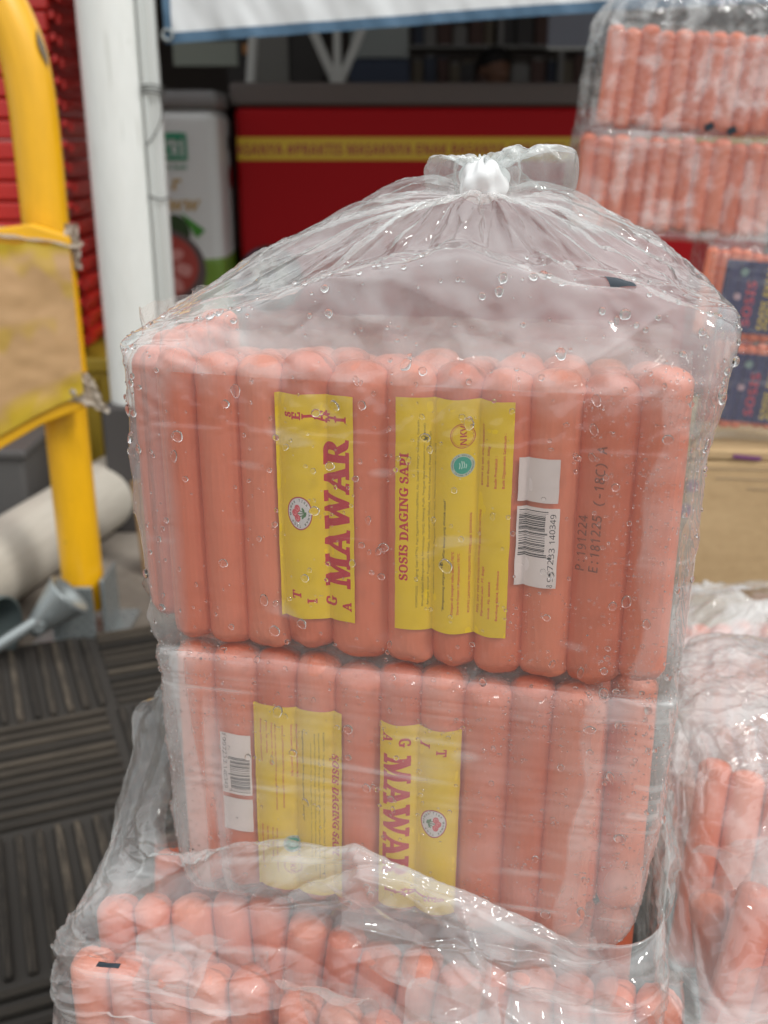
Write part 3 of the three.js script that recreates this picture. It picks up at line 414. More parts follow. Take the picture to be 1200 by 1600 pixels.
// ------------------------------------------------------------------ loose bags on the right
function heapBag(label, frame, rings, seed, opts = {}) {
  const b = tag(Object.assign(new THREE.Group(), { name: numbered('plastic_bag') }), label, 'plastic bag'); scene.add(b); frame(b); const tight = opts.tight ?? 1;
  const g = buckle({ nu: opts.nu ?? 240, nv: opts.nv ?? 150, target: bagSurface(rings), seed, iters: 200, growU: (u, v) => (v < 0.4 ? 0.015 : 0.030) * tight, growV: (u, v) => (v < 0.4 ? 0.015 : 0.026) * tight, out: (u, v) => (v < 0.4 ? 0.006 : 0.024) * tight, inn: (u, v) => (v < 0.4 ? 0.004 : 0.018) * tight, hold: 0.003, stiff: 0.10, short: 2, span: 6, noiseScale: opts.scale ?? 16, start: 0.006 * tight, crease: (u, v) => (v < 0.3 ? 0.0016 : 0.0030) * tight, sizeU: 1.2, sizeV: 0.6, folds: { per: 0.0013, len: [0.03, 0.13], width: [0.0016, 0.007] } });
  part('film', g, filmMat(fieldTexture(512, 512, (u, v) => 1 - clamp((opts.milk ?? 0.30) + 0.07 * noise(u * 14, v * 9, seed) + 0.10 * smooth(0.1, 0.5, noise(u * 12, v * 30, seed + 2)) + (opts.big ?? 0) * smooth(-0.25, 0.2, noise(u * 13, v * 8, seed + 9)) + (opts.patch ?? 0) * smooth(-0.15, 0.45, noise(u * 46, v * 5, seed + 6) + 0.5 * noise(u * 20, v * 26, seed)), 0.05, 0.8))), b);
  return b;
}
heapBag('crumpled clear plastic bag at the lower right beside the large knotted bag', (b) => seat(b), [
  [0, -0.383, 0.20, 0.52, -0.36, 0.03, 0.04], [0.2, -0.2, 0.178, 0.54, -0.38, 0.045, 0.04], [0.42, -0.06, 0.174, 0.54, -0.38, 0.045, 0.05], [0.56, (x, z) => -0.02 + 0.05 * smooth(0.02, -0.15, z), 0.170, 0.53, -0.36, 0.02, 0.06],
  [0.72, (x, z) => 0.015 + 0.055 * smooth(0, -0.2, z), 0.185, 0.50, -0.32, -0.03, 0.07], [0.86, (x, z) => 0.035 + 0.05 * smooth(0, -0.2, z), 0.23, 0.44, -0.25, -0.08, 0.06], [1, 0.075, 0.30, 0.34, -0.19, -0.16, 0.01]], 51, { milk: 0.09, tight: 1.2, big: 0.10, nu: 300, nv: 190 });
const rightPacks = 'sausage packs in the crumpled bag at the lower right';
[['sausage pack nearest the front of the lower right bag', [0.335, -0.128, -0.005], [-0.35, 0.35, 0.12], 21], ['sausage pack in the second row of the lower right bag', [0.345, -0.112, -0.060], [-0.45, 0.25, -0.22], 22],
 ['sausage pack in the third row of the lower right bag', [0.35, -0.102, -0.115], [-0.3, 0.2, 0.18], 23], ['sausage pack at the back of the lower right bag', [0.34, -0.09, -0.19], [-0.5, -0.1, -0.1], 24]].forEach(([label, at, rot, seed], k) => {
  const g = seat(thing('sausage_pack', label, 'sausage pack', [0, 0, 0], 0, rightPacks), at, rot);
  makePack(g, { edges: even(11, 0.0255, seed), len: 0.168, rz: 0.0145, seed, film: k < 3, fine: 0.6, tails: 0.014 });
  if (k === 0) { tail(g, [-0.105, 0.07, 0], 0.04, 0.085, 0.35, [-0.25, -0.2, -0.25], 23); tail(g, [-0.02, 0.07, 0.004], 0.06, 0.06, -0.3, [-0.7, 0.2, 0.2], 26); }
  if (k === 1) { tail(g, [-0.1, 0.075, 0], 0.05, 0.07, 0.4, [-0.3, 0.4, 0.2], 29); tail(g, [0.0, 0.08, 0], 0.055, 0.055, 0.3, [-0.5, -0.2, -0.1], 33); }
  if (k === 2) { tail(g, [-0.08, 0.078, 0], 0.055, 0.06, -0.4, [-0.4, 0.3, 0.1], 37); }
});
heapBag('crumpled clear plastic bag in front of the cardboard box', (b) => { b.position.set(0.43, 0, -1.06); b.rotation.y = 0.15; }, [
  [0, 0.004, -0.16, 0.24, -0.15, 0.17, 0.04], [0.25, 0.15, -0.185, 0.25, -0.16, 0.19, 0.05], [0.45, 0.245, -0.18, 0.25, -0.16, 0.185, 0.06], [0.62, 0.300, -0.165, 0.24, -0.15, 0.15, 0.07], [0.8, 0.335, -0.12, 0.2, -0.11, 0.09, 0.06], [1, 0.365, -0.02, 0.06, -0.03, 0.0, 0.01]], 61, { milk: 0.18, nu: 200, nv: 120, big: 0.16 });
const rearPacks = 'sausage packs in the bag before the cardboard box';
[['sausage pack lying at the front of the bag before the cardboard box', [0.40, 0.19, -0.93], [-0.5, 0.1, 0.15], 31], ['sausage pack lying behind another in the bag before the cardboard box', [0.47, 0.225, -1.02], [-0.7, 0.3, -0.2], 32], ['sausage pack at the back of the bag before the cardboard box', [0.42, 0.215, -1.12], [-0.3, -0.1, 0.05], 33]].forEach(([label, at, rot, seed]) => {
  const g = thing('sausage_pack', label, 'sausage pack', at, 0, rearPacks); g.rotation.set(...rot);
  makePack(g, { edges: even(11, 0.0255, seed), len: 0.165, rz: 0.0145, seed, film: false });
  tail(g, [-0.06, 0.075, 0], 0.06, 0.06, 0.4, [-0.4, 0.2, 0.1], seed); tail(g, [0.04, 0.075, 0], 0.06, 0.05, -0.3, [-0.5, -0.2, 0.1], seed + 5);
});

// ------------------------------------------------------------------ cardboard box and what is stacked on it
const cardMap = colorTexture(512, 512, (u, v) => { const g = noise(u * 3, v * 30, 2) * 2 + grime(u, v, 5) * 16; return [186 + g, 158 + g, 118 + g * 0.9]; });
{
  const g = thing('cardboard_box', 'tan cardboard box with purple dots under the stack of packs on the right', 'cardboard box', [0.66, 0, -1.56], -0.03), card = std(0xffffff, 0.85, { map: cardMap, bumpMap: fieldTexture(256, 256, (u, v) => 0.5 + 0.5 * noise(u * 30, v * 40)), bumpScale: 0.0004 });
  part('box_body', box(0.50, 0.425, 0.34, 0.004), card, g, [0, 0.2125, 0]);
  part('lid_flap', box(0.502, 0.014, 0.168, 0.003), card, g, [0, 0.432, 0.087], [0.02, 0, -0.02]); part('lid_flap', box(0.502, 0.014, 0.168, 0.003), card, g, [0, 0.432, -0.087]);
  const purple = std(lin(0.16, 0.05, 0.15), 0.8);
  for (const [x, y, r] of [[-0.2165, 0.389, 0.0095], [-0.223, 0.352, 0.010]]) part('purple_dot', new THREE.CylinderGeometry(r, r * 0.95, 0.0015, 24), purple, g, [x, y, 0.1712], [Math.PI / 2, 0, 0]);
  part('purple_smear', box(0.040, 0.006, 0.0015, 0.0007), purple, g, [-0.145, 0.4315, 0.1725], [0, 0, -0.09]);
  for (let i = 0; i < 4; i++) part('crease', box(0.32 - i * 0.05, 0.0016, 0.0012, 0.0005), std(lin(0.33, 0.25, 0.16), 0.9), g, [-0.07 + i * 0.02, 0.412 - i * 0.016, 0.1706], [0, 0, -0.02 - 0.012 * i]);
}
const navyLabel = canvasTexture(1024, 700, (c) => { // blurred in the photograph: red and yellow words reading upward on navy
  c.fillStyle = '#20245c'; c.fillRect(0, 0, 1024, 700);
  up(c, 'SOSIS', 330, 640, 180, 120, SANS, '#cc2f48'); up(c, 'SOSIS AYAM', 520, 660, 40, 150, SANS, '#d8b838'); up(c, 'SIAP MAKAN', 660, 660, 60, 120, SANS, '#d8b838');
  c.fillStyle = '#c9a7b0'; c.beginPath(); c.arc(160, 350, 34, 0, 7); c.fill(); c.fillStyle = '#77908c'; c.beginPath(); c.arc(190, 110, 40, 0, 7); c.fill();
});
const navyMat = labelMat(navyLabel), stackPacks = 'navy labelled sausage packs on the cardboard box';
[['upper navy labelled sausage pack in the stack on the right', [0.520, 0.650, -1.415], -0.09, 41], ['lower navy labelled sausage pack resting on the cardboard box', [0.540, 0.524, -1.415], -0.10, 42]].forEach(([label, at, tilt, seed]) => {
  const g = thing('sausage_pack', label, 'sausage pack', at, 0, stackPacks); g.rotation.z = tilt;
  makePack(g, { edges: even(12, 0.0152, seed), len: 0.118, rz: 0.0085, seed, film: true, fine: 0.5, tails: 0.006, labels: [{ name: 'navy_label', x0: -0.064, x1: 0.075, y0: -0.050, y1: 0.046, material: navyMat, lift: 0.001 }] });
});
heapBag('clear plastic bag round the navy labelled packs on the cardboard box', (b) => { b.position.set(0.535, 0.452, -1.47); b.rotation.z = -0.05; }, [
  [0, 0.0, -0.10, 0.11, -0.05, 0.066, 0.02], [0.05, 0.012, -0.106, 0.12, -0.055, 0.069, 0.02], [0.4, 0.12, -0.105, 0.12, -0.055, 0.069, 0.02], [0.75, 0.245, -0.11, 0.12, -0.055, 0.069, 0.02], [0.9, 0.275, -0.10, 0.11, -0.05, 0.06, 0.02], [1, 0.28, -0.04, 0.05, -0.02, 0.02, 0.01]], 71, { milk: 0.0, nu: 150, nv: 90, tight: 0.3 });
const topPacks = 'sausage packs in the clear bag on top of the stack';
[['sausage pack in the upper layer of the bag on top of the stack', [0.418, 0.921, -1.45], -0.075, 51], ['sausage pack in the lower layer of the bag on top of the stack', [0.392, 0.793, -1.45], -0.06, 52]].forEach(([label, at, tilt, seed]) => {
  const g = thing('sausage_pack', label, 'sausage pack', at, 0, topPacks); g.rotation.z = tilt;
  makePack(g, { edges: even(12, 0.0222, seed), len: 0.122, rz: 0.0115, seed, film: true, fine: 0.5, tails: 0.005 });
});
const topBag = heapBag('clear plastic bag holding two layers of sausages on top of the stack', (b) => { b.position.set(0.405, 0.722, -1.50); b.rotation.z = -0.07; }, [
  [0, 0.0, -0.135, 0.15, -0.06, 0.058, 0.02], [0.06, 0.012, -0.155, 0.16, -0.065, 0.070, 0.02], [0.3, 0.125, -0.150, 0.16, -0.065, 0.070, 0.02], [0.33, 0.136, -0.148, 0.16, -0.065, 0.064, 0.02], [0.36, 0.147, -0.147, 0.16, -0.065, 0.070, 0.02], [0.62, 0.262, -0.142, 0.158, -0.065, 0.070, 0.02],
  [0.75, 0.30, -0.122, 0.135, -0.055, 0.058, 0.03], [0.88, 0.335, -0.08, 0.09, -0.035, 0.035, 0.02], [1, 0.36, -0.01, 0.015, -0.008, 0.008, 0.004]], 81, { milk: 0.05, nu: 220, nv: 150, tight: 0.5, patch: 0.22 });

for (const [x, y] of [[0.005, 0.146], [0.035, 0.143]]) part('print_mark', box(0.012, 0.009, 0.001, 0.0004), markMat, topBag, [x, y, 0.0745], [0.1, 0, 0.5]);

// ------------------------------------------------------------------ left: barrier post with taped board, white pipe column
const yellow = phys(0xffffff, 0.38, { map: colorTexture(1024, 128, (u, v) => { const c = 0.8 * smooth(0.74, 0.80, noise(u * 50, v * 7, 2) + 0.4 * noise(u * 180, v * 26, 6)), g = 1 + 0.07 * grime(u, v, 10); return [lerp(235, 92, c) * g, lerp(176, 74, c) * g, lerp(16, 44, c)]; }), clearcoat: 0.4, clearcoatRoughness: 0.3, bumpMap: fieldTexture(256, 256, (u, v) => 0.5 + 0.4 * noise(u * 12, v * 30)), bumpScale: 0.0006 });
const steel = std(lin(0.30, 0.33, 0.33), 0.45, { metalness: 0.55, roughnessMap: fieldTexture(128, 128, (u, v) => 0.7 + 0.3 * noise(u * 12, v * 12)) });
{
  const g = thing('barrier_post', 'bent yellow steel barrier post in a galvanised floor socket', 'barrier post', [-0.5452, 0, -1.72]);
  part('post', tube([[0, 0.05, 0], [0, 0.3, 0], [0, 0.6, 0], [0, 0.92, 0], [-0.008, 0.985, 0], [-0.03, 1.045, 0], [-0.062, 1.095, 0], [-0.12, 1.17, 0], [-0.2, 1.26, 0]], 0.0365, 120, 28), yellow, g);
  part('scuff', sheet(8, 14, (u, v) => { const a = 0.25 + 0.34 * u + 0.1 * v, y = 0.955 + 0.055 * v, w = Math.sin(Math.PI * v); return [0.0372 * Math.cos(a * w + 0.35 * (1 - w)) - 0.012 * v * v, y, 0.0374 * Math.sin(a * w + 0.35 * (1 - w))]; }), std(lin(0.16, 0.13, 0.09), 0.7, { side: THREE.DoubleSide }), g);
  part('socket_plate', box(0.068, 0.11, 0.008, 0.002), steel, g, [-0.004, 0.055, 0.050]); part('socket_plate', box(0.008, 0.12, 0.09, 0.002), steel, g, [0.046, 0.06, 0]); part('socket_plate', box(0.008, 0.10, 0.09, 0.002), steel, g, [-0.046, 0.05, 0]);
  part('base_flange', box(0.16, 0.008, 0.15, 0.002), steel, g, [0, 0.006, 0]);
}
{
  const g = thing('rod_fitting', 'galvanised cone fitting on a slanting steel rod beside the barrier post', 'metal fitting', [-0.58, 0, -1.60]);
  part('cone', new THREE.LatheGeometry([[0.0, 0], [0.014, 0], [0.018, 0.012], [0.040, 0.085], [0.043, 0.090], [0.040, 0.094], [0.034, 0.088], [0.0, 0.06]].map((p) => new THREE.Vector2(...p)), 36), steel, g, [-0.022, 0.063, 0.01], [-0.35, 0, -0.8]);
  part('rod', rod([-0.005, 0.085, 0.012], [-0.17, -0.001, 0.09], 0.011), steel, g);
  part('bolt', new THREE.CylinderGeometry(0.010, 0.010, 0.010, 6), steel, g, [0.006, 0.088, 0.044], [Math.PI / 2, 0, 0]);
}
{
  const g = thing('taped_board', 'yellow board wrapped in cloudy brown tape against the barrier post', 'board', [-0.585, 0, -1.665]);
  const tapeMap = colorTexture(512, 512, (u, v) => { const n = 0.7 * noise(u * 3, v * 7, 4) + 0.4 * noise(u * 9, v * 16, 7), edge = smooth(0.1, 0.45, noise(u * 5 + 3, v * 5)) * 0.45 + smooth(0.16, 0.0, v) * 0.9 + smooth(0.9, 1, v); return [194 + n * 18, 156 + n * 15 + 6 * edge, 112 + n * 14 - 70 * clamp(edge)]; });
  const shape = new THREE.Shape([[-0.12, -0.222], [-0.062, -0.212], [0.02, -0.165], [0.098, -0.135], [0.0955, 0.13], [0.04, 0.148], [-0.03, 0.140], [-0.12, 0.142]].map((p) => new THREE.Vector2(p[0], p[1])));
  part('board', new THREE.ExtrudeGeometry(shape, { depth: 0.014, bevelEnabled: true, bevelSize: 0.003, bevelThickness: 0.003, bevelSegments: 2 }), yellow, g, [0, 0.578, 0]);
  const wrap = sheet(60, 60, (u, v) => { const x = lerp(-0.12, 0.0985, u), lo = curve([[-0.12, -0.205], [-0.06, -0.192], [0.02, -0.148], [0.1, -0.112]])(x), y = lerp(lo, 0.122 + 0.006 * noise(x * 40, 2), v); return [x, 0.578 + y, 0.024 + 0.0014 * noise(x * 9, y * 30, 3) + 0.0009 * crumple(x, y, 4, 16)]; });
  part('tape', wrap, phys(0xffffff, 0.34, { map: tapeMap, clearcoat: 0.3, clearcoatRoughness: 0.3, side: THREE.DoubleSide }), g);
  const rag = phys(lin(0.45, 0.38, 0.30), 0.35, { transmission: 0.35, thickness: 0, side: THREE.DoubleSide });
  part('tape_end', sheet(24, 24, (u, v) => [0.075 + 0.062 * u * (1 - 0.4 * v), 0.452 + 0.062 * v - 0.02 * u + 0.006 * noise(u * 5, v * 5), 0.021 + 0.007 * noise(u * 4, v * 6, 4) + 0.003 * crumple(u * 0.06, v * 0.06, 8, 60)]), rag, g);
  part('tape_end', sheet(40, 12, (u, v) => [-0.10 + 0.215 * u, 0.716 - 0.022 * u * u * (1 + 0.4 * v) + 0.014 * v + 0.004 * noise(u * 7, v * 3), 0.026 - 0.03 * v + 0.002 * noise(u * 9, v * 4, 6)]), rag, g);
  part('tape_end', sheet(16, 20, (u, v) => [0.090 + 0.022 * u, 0.66 + 0.07 * v, 0.012 + 0.008 * noise(u * 5, v * 6, 9)]), rag, g);
  part('black_clip', box(0.05, 0.045, 0.012, 0.003), std(lin(0.03, 0.027, 0.025), 0.5), g, [-0.052, 0.738, 0.006], [0, 0, 0.1]);
  part('number_print', sheet(12, 12, (u, v) => [-0.098 + 0.052 * u, 0.425 + 0.026 * v, 0.0245]), phys(0xffffff, 0.5, { map: canvasTexture(128, 64, (c) => { c.clearRect(0, 0, 128, 64); c.font = `bold 58px ${SANS}`; c.fillStyle = 'rgba(110,70,40,0.8)'; c.fillText('50', 34, 54); }), transparent: true, side: THREE.DoubleSide }), g);
}
const whitePlastic = phys(0xffffff, 0.4, { clearcoat: 0.15, map: colorTexture(512, 1024, (u, v) => { const g = 10 * grime(u * 0.6, v, 6) - 26 * smooth(0.66, 0.9, noise(u * 22, v * 60, 3) + 0.3 * noise(u * 60, v * 160, 8)) - 26 * smooth(0.35, 0.6, noise(u * 40, v * 14, 5)) * smooth(0.45, 0.2, v); return [226 + g, 229 + g, 225 + g * 1.1]; }) });
{
  const g = thing('pipe_column', 'thick white plastic pipe standing upright behind the barrier post', 'column', [-0.552, 0, -2.3]);
  part('pipe', new THREE.CylinderGeometry(0.067, 0.067, 2.3, 48, 1, false), whitePlastic, g, [0, 0.295 + 1.15, 0]);
  part('footing', box(0.15, 0.30, 0.15, 0.01), std(lin(0.06, 0.055, 0.053), 0.9), g, [0, 0.147, 0]);
}
const tentMetal = std(lin(0.62, 0.65, 0.63), 0.4, { metalness: 0.2 });
{
  const g = thing('tent_frame', 'white metal tent leg beside the thick white column', 'tent leg', [-0.472, 0, -2.28]);
  part('leg', box(0.026, 2.0, 0.026, 0.004), tentMetal, g, [0.002, 1.0, 0]); part('rail', box(0.010, 2.0, 0.008, 0.002), tentMetal, g, [-0.012, 1.0, 0.017]);
  const wire = std(lin(0.06, 0.06, 0.055), 0.6);
  for (const y of [0.955, 0.948, 0.941]) part('wire', tube([[-0.02, y, 0.02], [0, y + 0.002, 0.025], [0.02, y - 0.002, 0.019], [0.021, y, -0.018]], 0.0016, 24, 8), wire, g);
  part('wire', tube([[0.018, 0.942, 0.02], [0.020, 0.90, 0.023], [0.004, 0.865, 0.024], [-0.016, 0.842, 0.022]], 0.0014, 24, 8), wire, g); part('wire', tube([[-0.02, 0.742, 0.02], [0, 0.735, 0.022], [0.022, 0.738, 0.018]], 0.0016, 20, 8), wire, g);
}
{ // tarpaulin valance of the tent
  const g = thing('tarpaulin', 'white tarpaulin valance with a blue hem hanging from the tent', 'tarpaulin', [0, 0, -2.28]);
  const low = curve([[-0.44, 1.034], [-0.25, 1.047], [-0.05, 1.060], [0.2, 1.078], [0.49, 1.096], [1.6, 1.15]]), z = (x, y) => 0.010 * noise(x * 14 + y * 5, y * 4, 3) + 0.004 * noise(x * 40 + y * 20, y * 14, 8);
  const cloth = phys(lin(0.74, 0.77, 0.78), 0.55, { transmission: 0.15, thickness: 0, side: THREE.DoubleSide });
  part('cloth', sheet(240, 60, (u, v) => { const x = lerp(-0.428, 1.6, u), y = lerp(low(x) + 0.018, 1.72, v); return [x, y, z(x, y)]; }), cloth, g);
  const hem = std(lin(0.06, 0.13, 0.21), 0.6, { side: THREE.DoubleSide });
  part('hem', sheet(200, 6, (u, v) => { const x = lerp(-0.44, 1.6, u), y = low(x) + 0.020 * v; return [x, y, z(x, y) + 0.002]; }), hem, g);
  part('side_hem', sheet(6, 60, (u, v) => { const x = lerp(-0.441, -0.426, u), y = lerp(1.05, 1.72, v); return [x, y, z(x, y) + 0.0025]; }), hem, g);
  part('roof_cloth', sheet(60, 30, (u, v) => { const x = lerp(-0.44, 1.6, u); return [x, 1.72 + 0.22 * v + 0.012 * noise(x * 4, v * 3), -0.6 * v]; }), cloth, g);
  part('grommet', new THREE.TorusGeometry(0.010, 0.003, 10, 24), steel, g, [-0.434, 1.05, 0.006]);
}

// ------------------------------------------------------------------ left: red trays, yellow crate, tub, pipes
const redPlastic = phys(lin(0.55, 0.018, 0.012), 0.4, { clearcoat: 0.2 });
{
  const make = (name, label, group, y, dx, turn) => {
    const g = thing(name, label, 'tray', [-0.90 + dx, y, -2.62], turn, group);
    part('tray_wall', box(0.352, 0.041, 0.34, 0.007), redPlastic, g, [0, 0.0205, 0]); for (const q of [1, -1]) part('rim', box(0.012, 0.016, 0.35, 0.003), redPlastic, g, [0.187 * q, 0.034, 0]);
    part('handle', box(0.012, 0.020, 0.06, 0.004), redPlastic, g, [0.196, 0.026, 0.13]); part('handle', box(0.012, 0.020, 0.06, 0.004), redPlastic, g, [-0.196, 0.026, 0.13]);
    return g;
  };
  const r = rng(8); for (let i = 0; i < 20; i++) make('red_tray', i === 0 ? 'lowest red plastic tray of the stack, resting on the yellow crate' : 'red plastic tray in the tall stack behind the barrier post', 'red trays stacked behind the barrier post', 0.372 + i * 0.0437, (r() - 0.5) * 0.012, (r() - 0.5) * 0.03);
}
{
  const g = thing('yellow_crate', 'dirty ribbed yellow plastic crate under the stack of red trays', 'crate', [-0.81, 0, -2.62]), dirty = std(lin(0.33, 0.22, 0.012), 0.6);
  part('crate_body', box(0.36, 0.36, 0.34, 0.01), dirty, g, [0, 0.182, 0]); part('rim', box(0.385, 0.035, 0.365, 0.008), dirty, g, [0, 0.345, 0]);
  for (let i = 0; i < 8; i++) part('rib', box(0.016, 0.30, 0.014, 0.004), dirty, g, [-0.16 + i * 0.0457, 0.165, 0.174]);
}
{
  const g = thing('grey_tub', 'dark grey plastic tub behind the taped board', 'tub', [-0.93, 0, -2.26]), grey = std(lin(0.085, 0.082, 0.08), 0.55);
  part('tub_body', box(0.30, 0.21, 0.24, 0.012), grey, g, [0, 0.11, 0]); part('rim', box(0.32, 0.02, 0.26, 0.006), grey, g, [0, 0.215, 0]);
}
const pvc = std(0xffffff, 0.55, { map: colorTexture(256, 256, (u, v) => { const g = grime(u, v, 6) * 26; return [188 + g, 182 + g, 170 + g]; }) });
function pipe(name, label, category, a, b, r, wall, m) { // open hollow pipe lying between two points
  const L = new THREE.Vector3(...a).distanceTo(new THREE.Vector3(...b)), g = thing(name, label, category, a), d = new THREE.Vector3(...b).sub(new THREE.Vector3(...a)).normalize();
  g.quaternion.setFromUnitVectors(new THREE.Vector3(0, 1, 0), d);
  part('pipe_wall', new THREE.LatheGeometry([[r - wall, 0], [r, 0], [r, L], [r - wall, L], [r - wall, 0]].map((p) => new THREE.Vector2(...p)), 48), m, g); return g;
}
const toCreased = (o) => o.traverse((m) => { if (m.isMesh) { m.geometry = m.geometry.toNonIndexed(); m.geometry.computeVertexNormals(); } });
pipe('plastic_pipe', 'grey white plastic pipe lying on the ground behind the barrier post', 'pipe', [-0.80, 0.081, -1.62], [-0.585, 0.081, -2.50], 0.078, 0.007, pvc);
pipe('metal_pipe', 'short dark open metal pipe lying at the left edge by the rod fitting', 'pipe', [-0.655, 0.062, -1.60], [-0.85, 0.062, -1.66], 0.058, 0.004, std(lin(0.13, 0.165, 0.165), 0.5, { metalness: 0.3 }));
{ const g = thing('cardboard_scrap', 'brown cardboard scrap leaning behind the bag near the white column', 'cardboard', [-0.485, 0, -2.0], 0.4); part('scrap', box(0.05, 0.20, 0.012, 0.003), std(0xffffff, 0.9, { map: cardMap, color: lin(0.6, 0.52, 0.45) }), g, [0, 0.10, 0], [-0.12, 0, 0.03]); }

// ------------------------------------------------------------------ rubber mat of raised bars
{
  const g = thing('bar_mat', 'dark dirty floor mat of raised bars in a basket weave', 'floor mat', [-0.50, 0.004, -1.245], 0.39);
  part('mat_base', box(1.11, 0.008, 1.10, 0.002), std(lin(0.03, 0.026, 0.022), 0.95), g, [0.135, 0.004, 0.135]);
  const barMatl = [0.6, 0.75, 0.9, 1, 1.15, 0.85].map((k, i) => std(0xffffff, 0.88, { bumpMap: concreteBump, bumpScale: 0.003, map: colorTexture(64, 256, (u, v) => { const q = (1 + 0.5 * noise(u * 3, v * 6, i * 4) + 0.3 * noise(u * 12, v * 24, i)) * k; return [78 * q, 70 * q, 60 * q]; }) })), r = rng(77), S = 0.27, lng = box(0.0105, 0.009, S - 0.02, 0.003), wide = box(S - 0.02, 0.009, 0.0105, 0.003);
  for (let a = -1; a <= 2; a++) for (let b = -1; b <= 2; b++) for (let i = 0; i < 11; i++) { const along = (a + b) & 1, o = -S / 2 + S * (i + 0.5) / 11, x = a * S + 0.0, z = b * S; part('mat_bar', along ? lng : wide, barMatl[Math.floor(r() * 6)], g, along ? [x + o, 0.0105 + r() * 0.0025, z] : [x, 0.0105 + r() * 0.0025, z + o], [0, (r() - 0.5) * 0.02, 0]); }
}

// ------------------------------------------------------------------ freezers at the back
const print = (w, h, draw, rough = 0.45) => phys(0xffffff, rough, { map: canvasTexture(w, h, draw), clearcoat: 0.3, clearcoatRoughness: 0.2 });
{
  const g = thing('red_freezer', 'wide red chest freezer with a yellow slogan band', 'freezer', [0.36, 0, -3.58], 0.01), dark = std(lin(0.10, 0.082, 0.075), 0.5);
  part('body', box(1.60, 0.86, 0.70, 0.02), phys(lin(0.36, 0.005, 0.009), 0.6, { specularIntensity: 0.35 }), g, [0, 0.515, 0]);
  part('lid', box(1.62, 0.064, 0.72, 0.012), dark, g, [0, 0.977, 0]); part('kick_plate', box(1.52, 0.085, 0.62, 0.01), dark, g, [0, 0.043, 0]);
  part('slogan_band', new THREE.PlaneGeometry(1.59, 0.064), print(2048, 84, (c) => { c.fillStyle = '#c9a814'; c.fillRect(0, 0, 2048, 84); c.fillStyle = '#8e1620'; c.font = `bold 54px ${SANS}`; c.textBaseline = 'middle'; const s = 'MASAKNYA ENAK RASANYA #PRAKTIS '; c.save(); c.translate(-430, 0); c.scale(0.86, 1); c.fillText(s + s + s + s, 0, 45); c.restore(); }), g, [0, 0.828, 0.3525]);
  const disc = new THREE.CircleGeometry(0.10, 48);
  part('food_picture', disc, print(256, 256, (c) => { c.fillStyle = '#2a1c18'; c.fillRect(0, 0, 256, 256); c.strokeStyle = '#4a4460'; c.lineWidth = 12; c.beginPath(); c.arc(128, 128, 118, 2.6, 4.4); c.stroke(); c.fillStyle = '#c9d0c8'; for (let i = 0; i < 9; i++) { c.beginPath(); c.ellipse(128 + 52 * Math.cos(i * 0.7), 110 + 44 * Math.sin(i * 0.7), 26, 14, i * 0.7, 0, 7); c.fill(); } }), g, [-0.712, 0.452, 0.3525]);
}
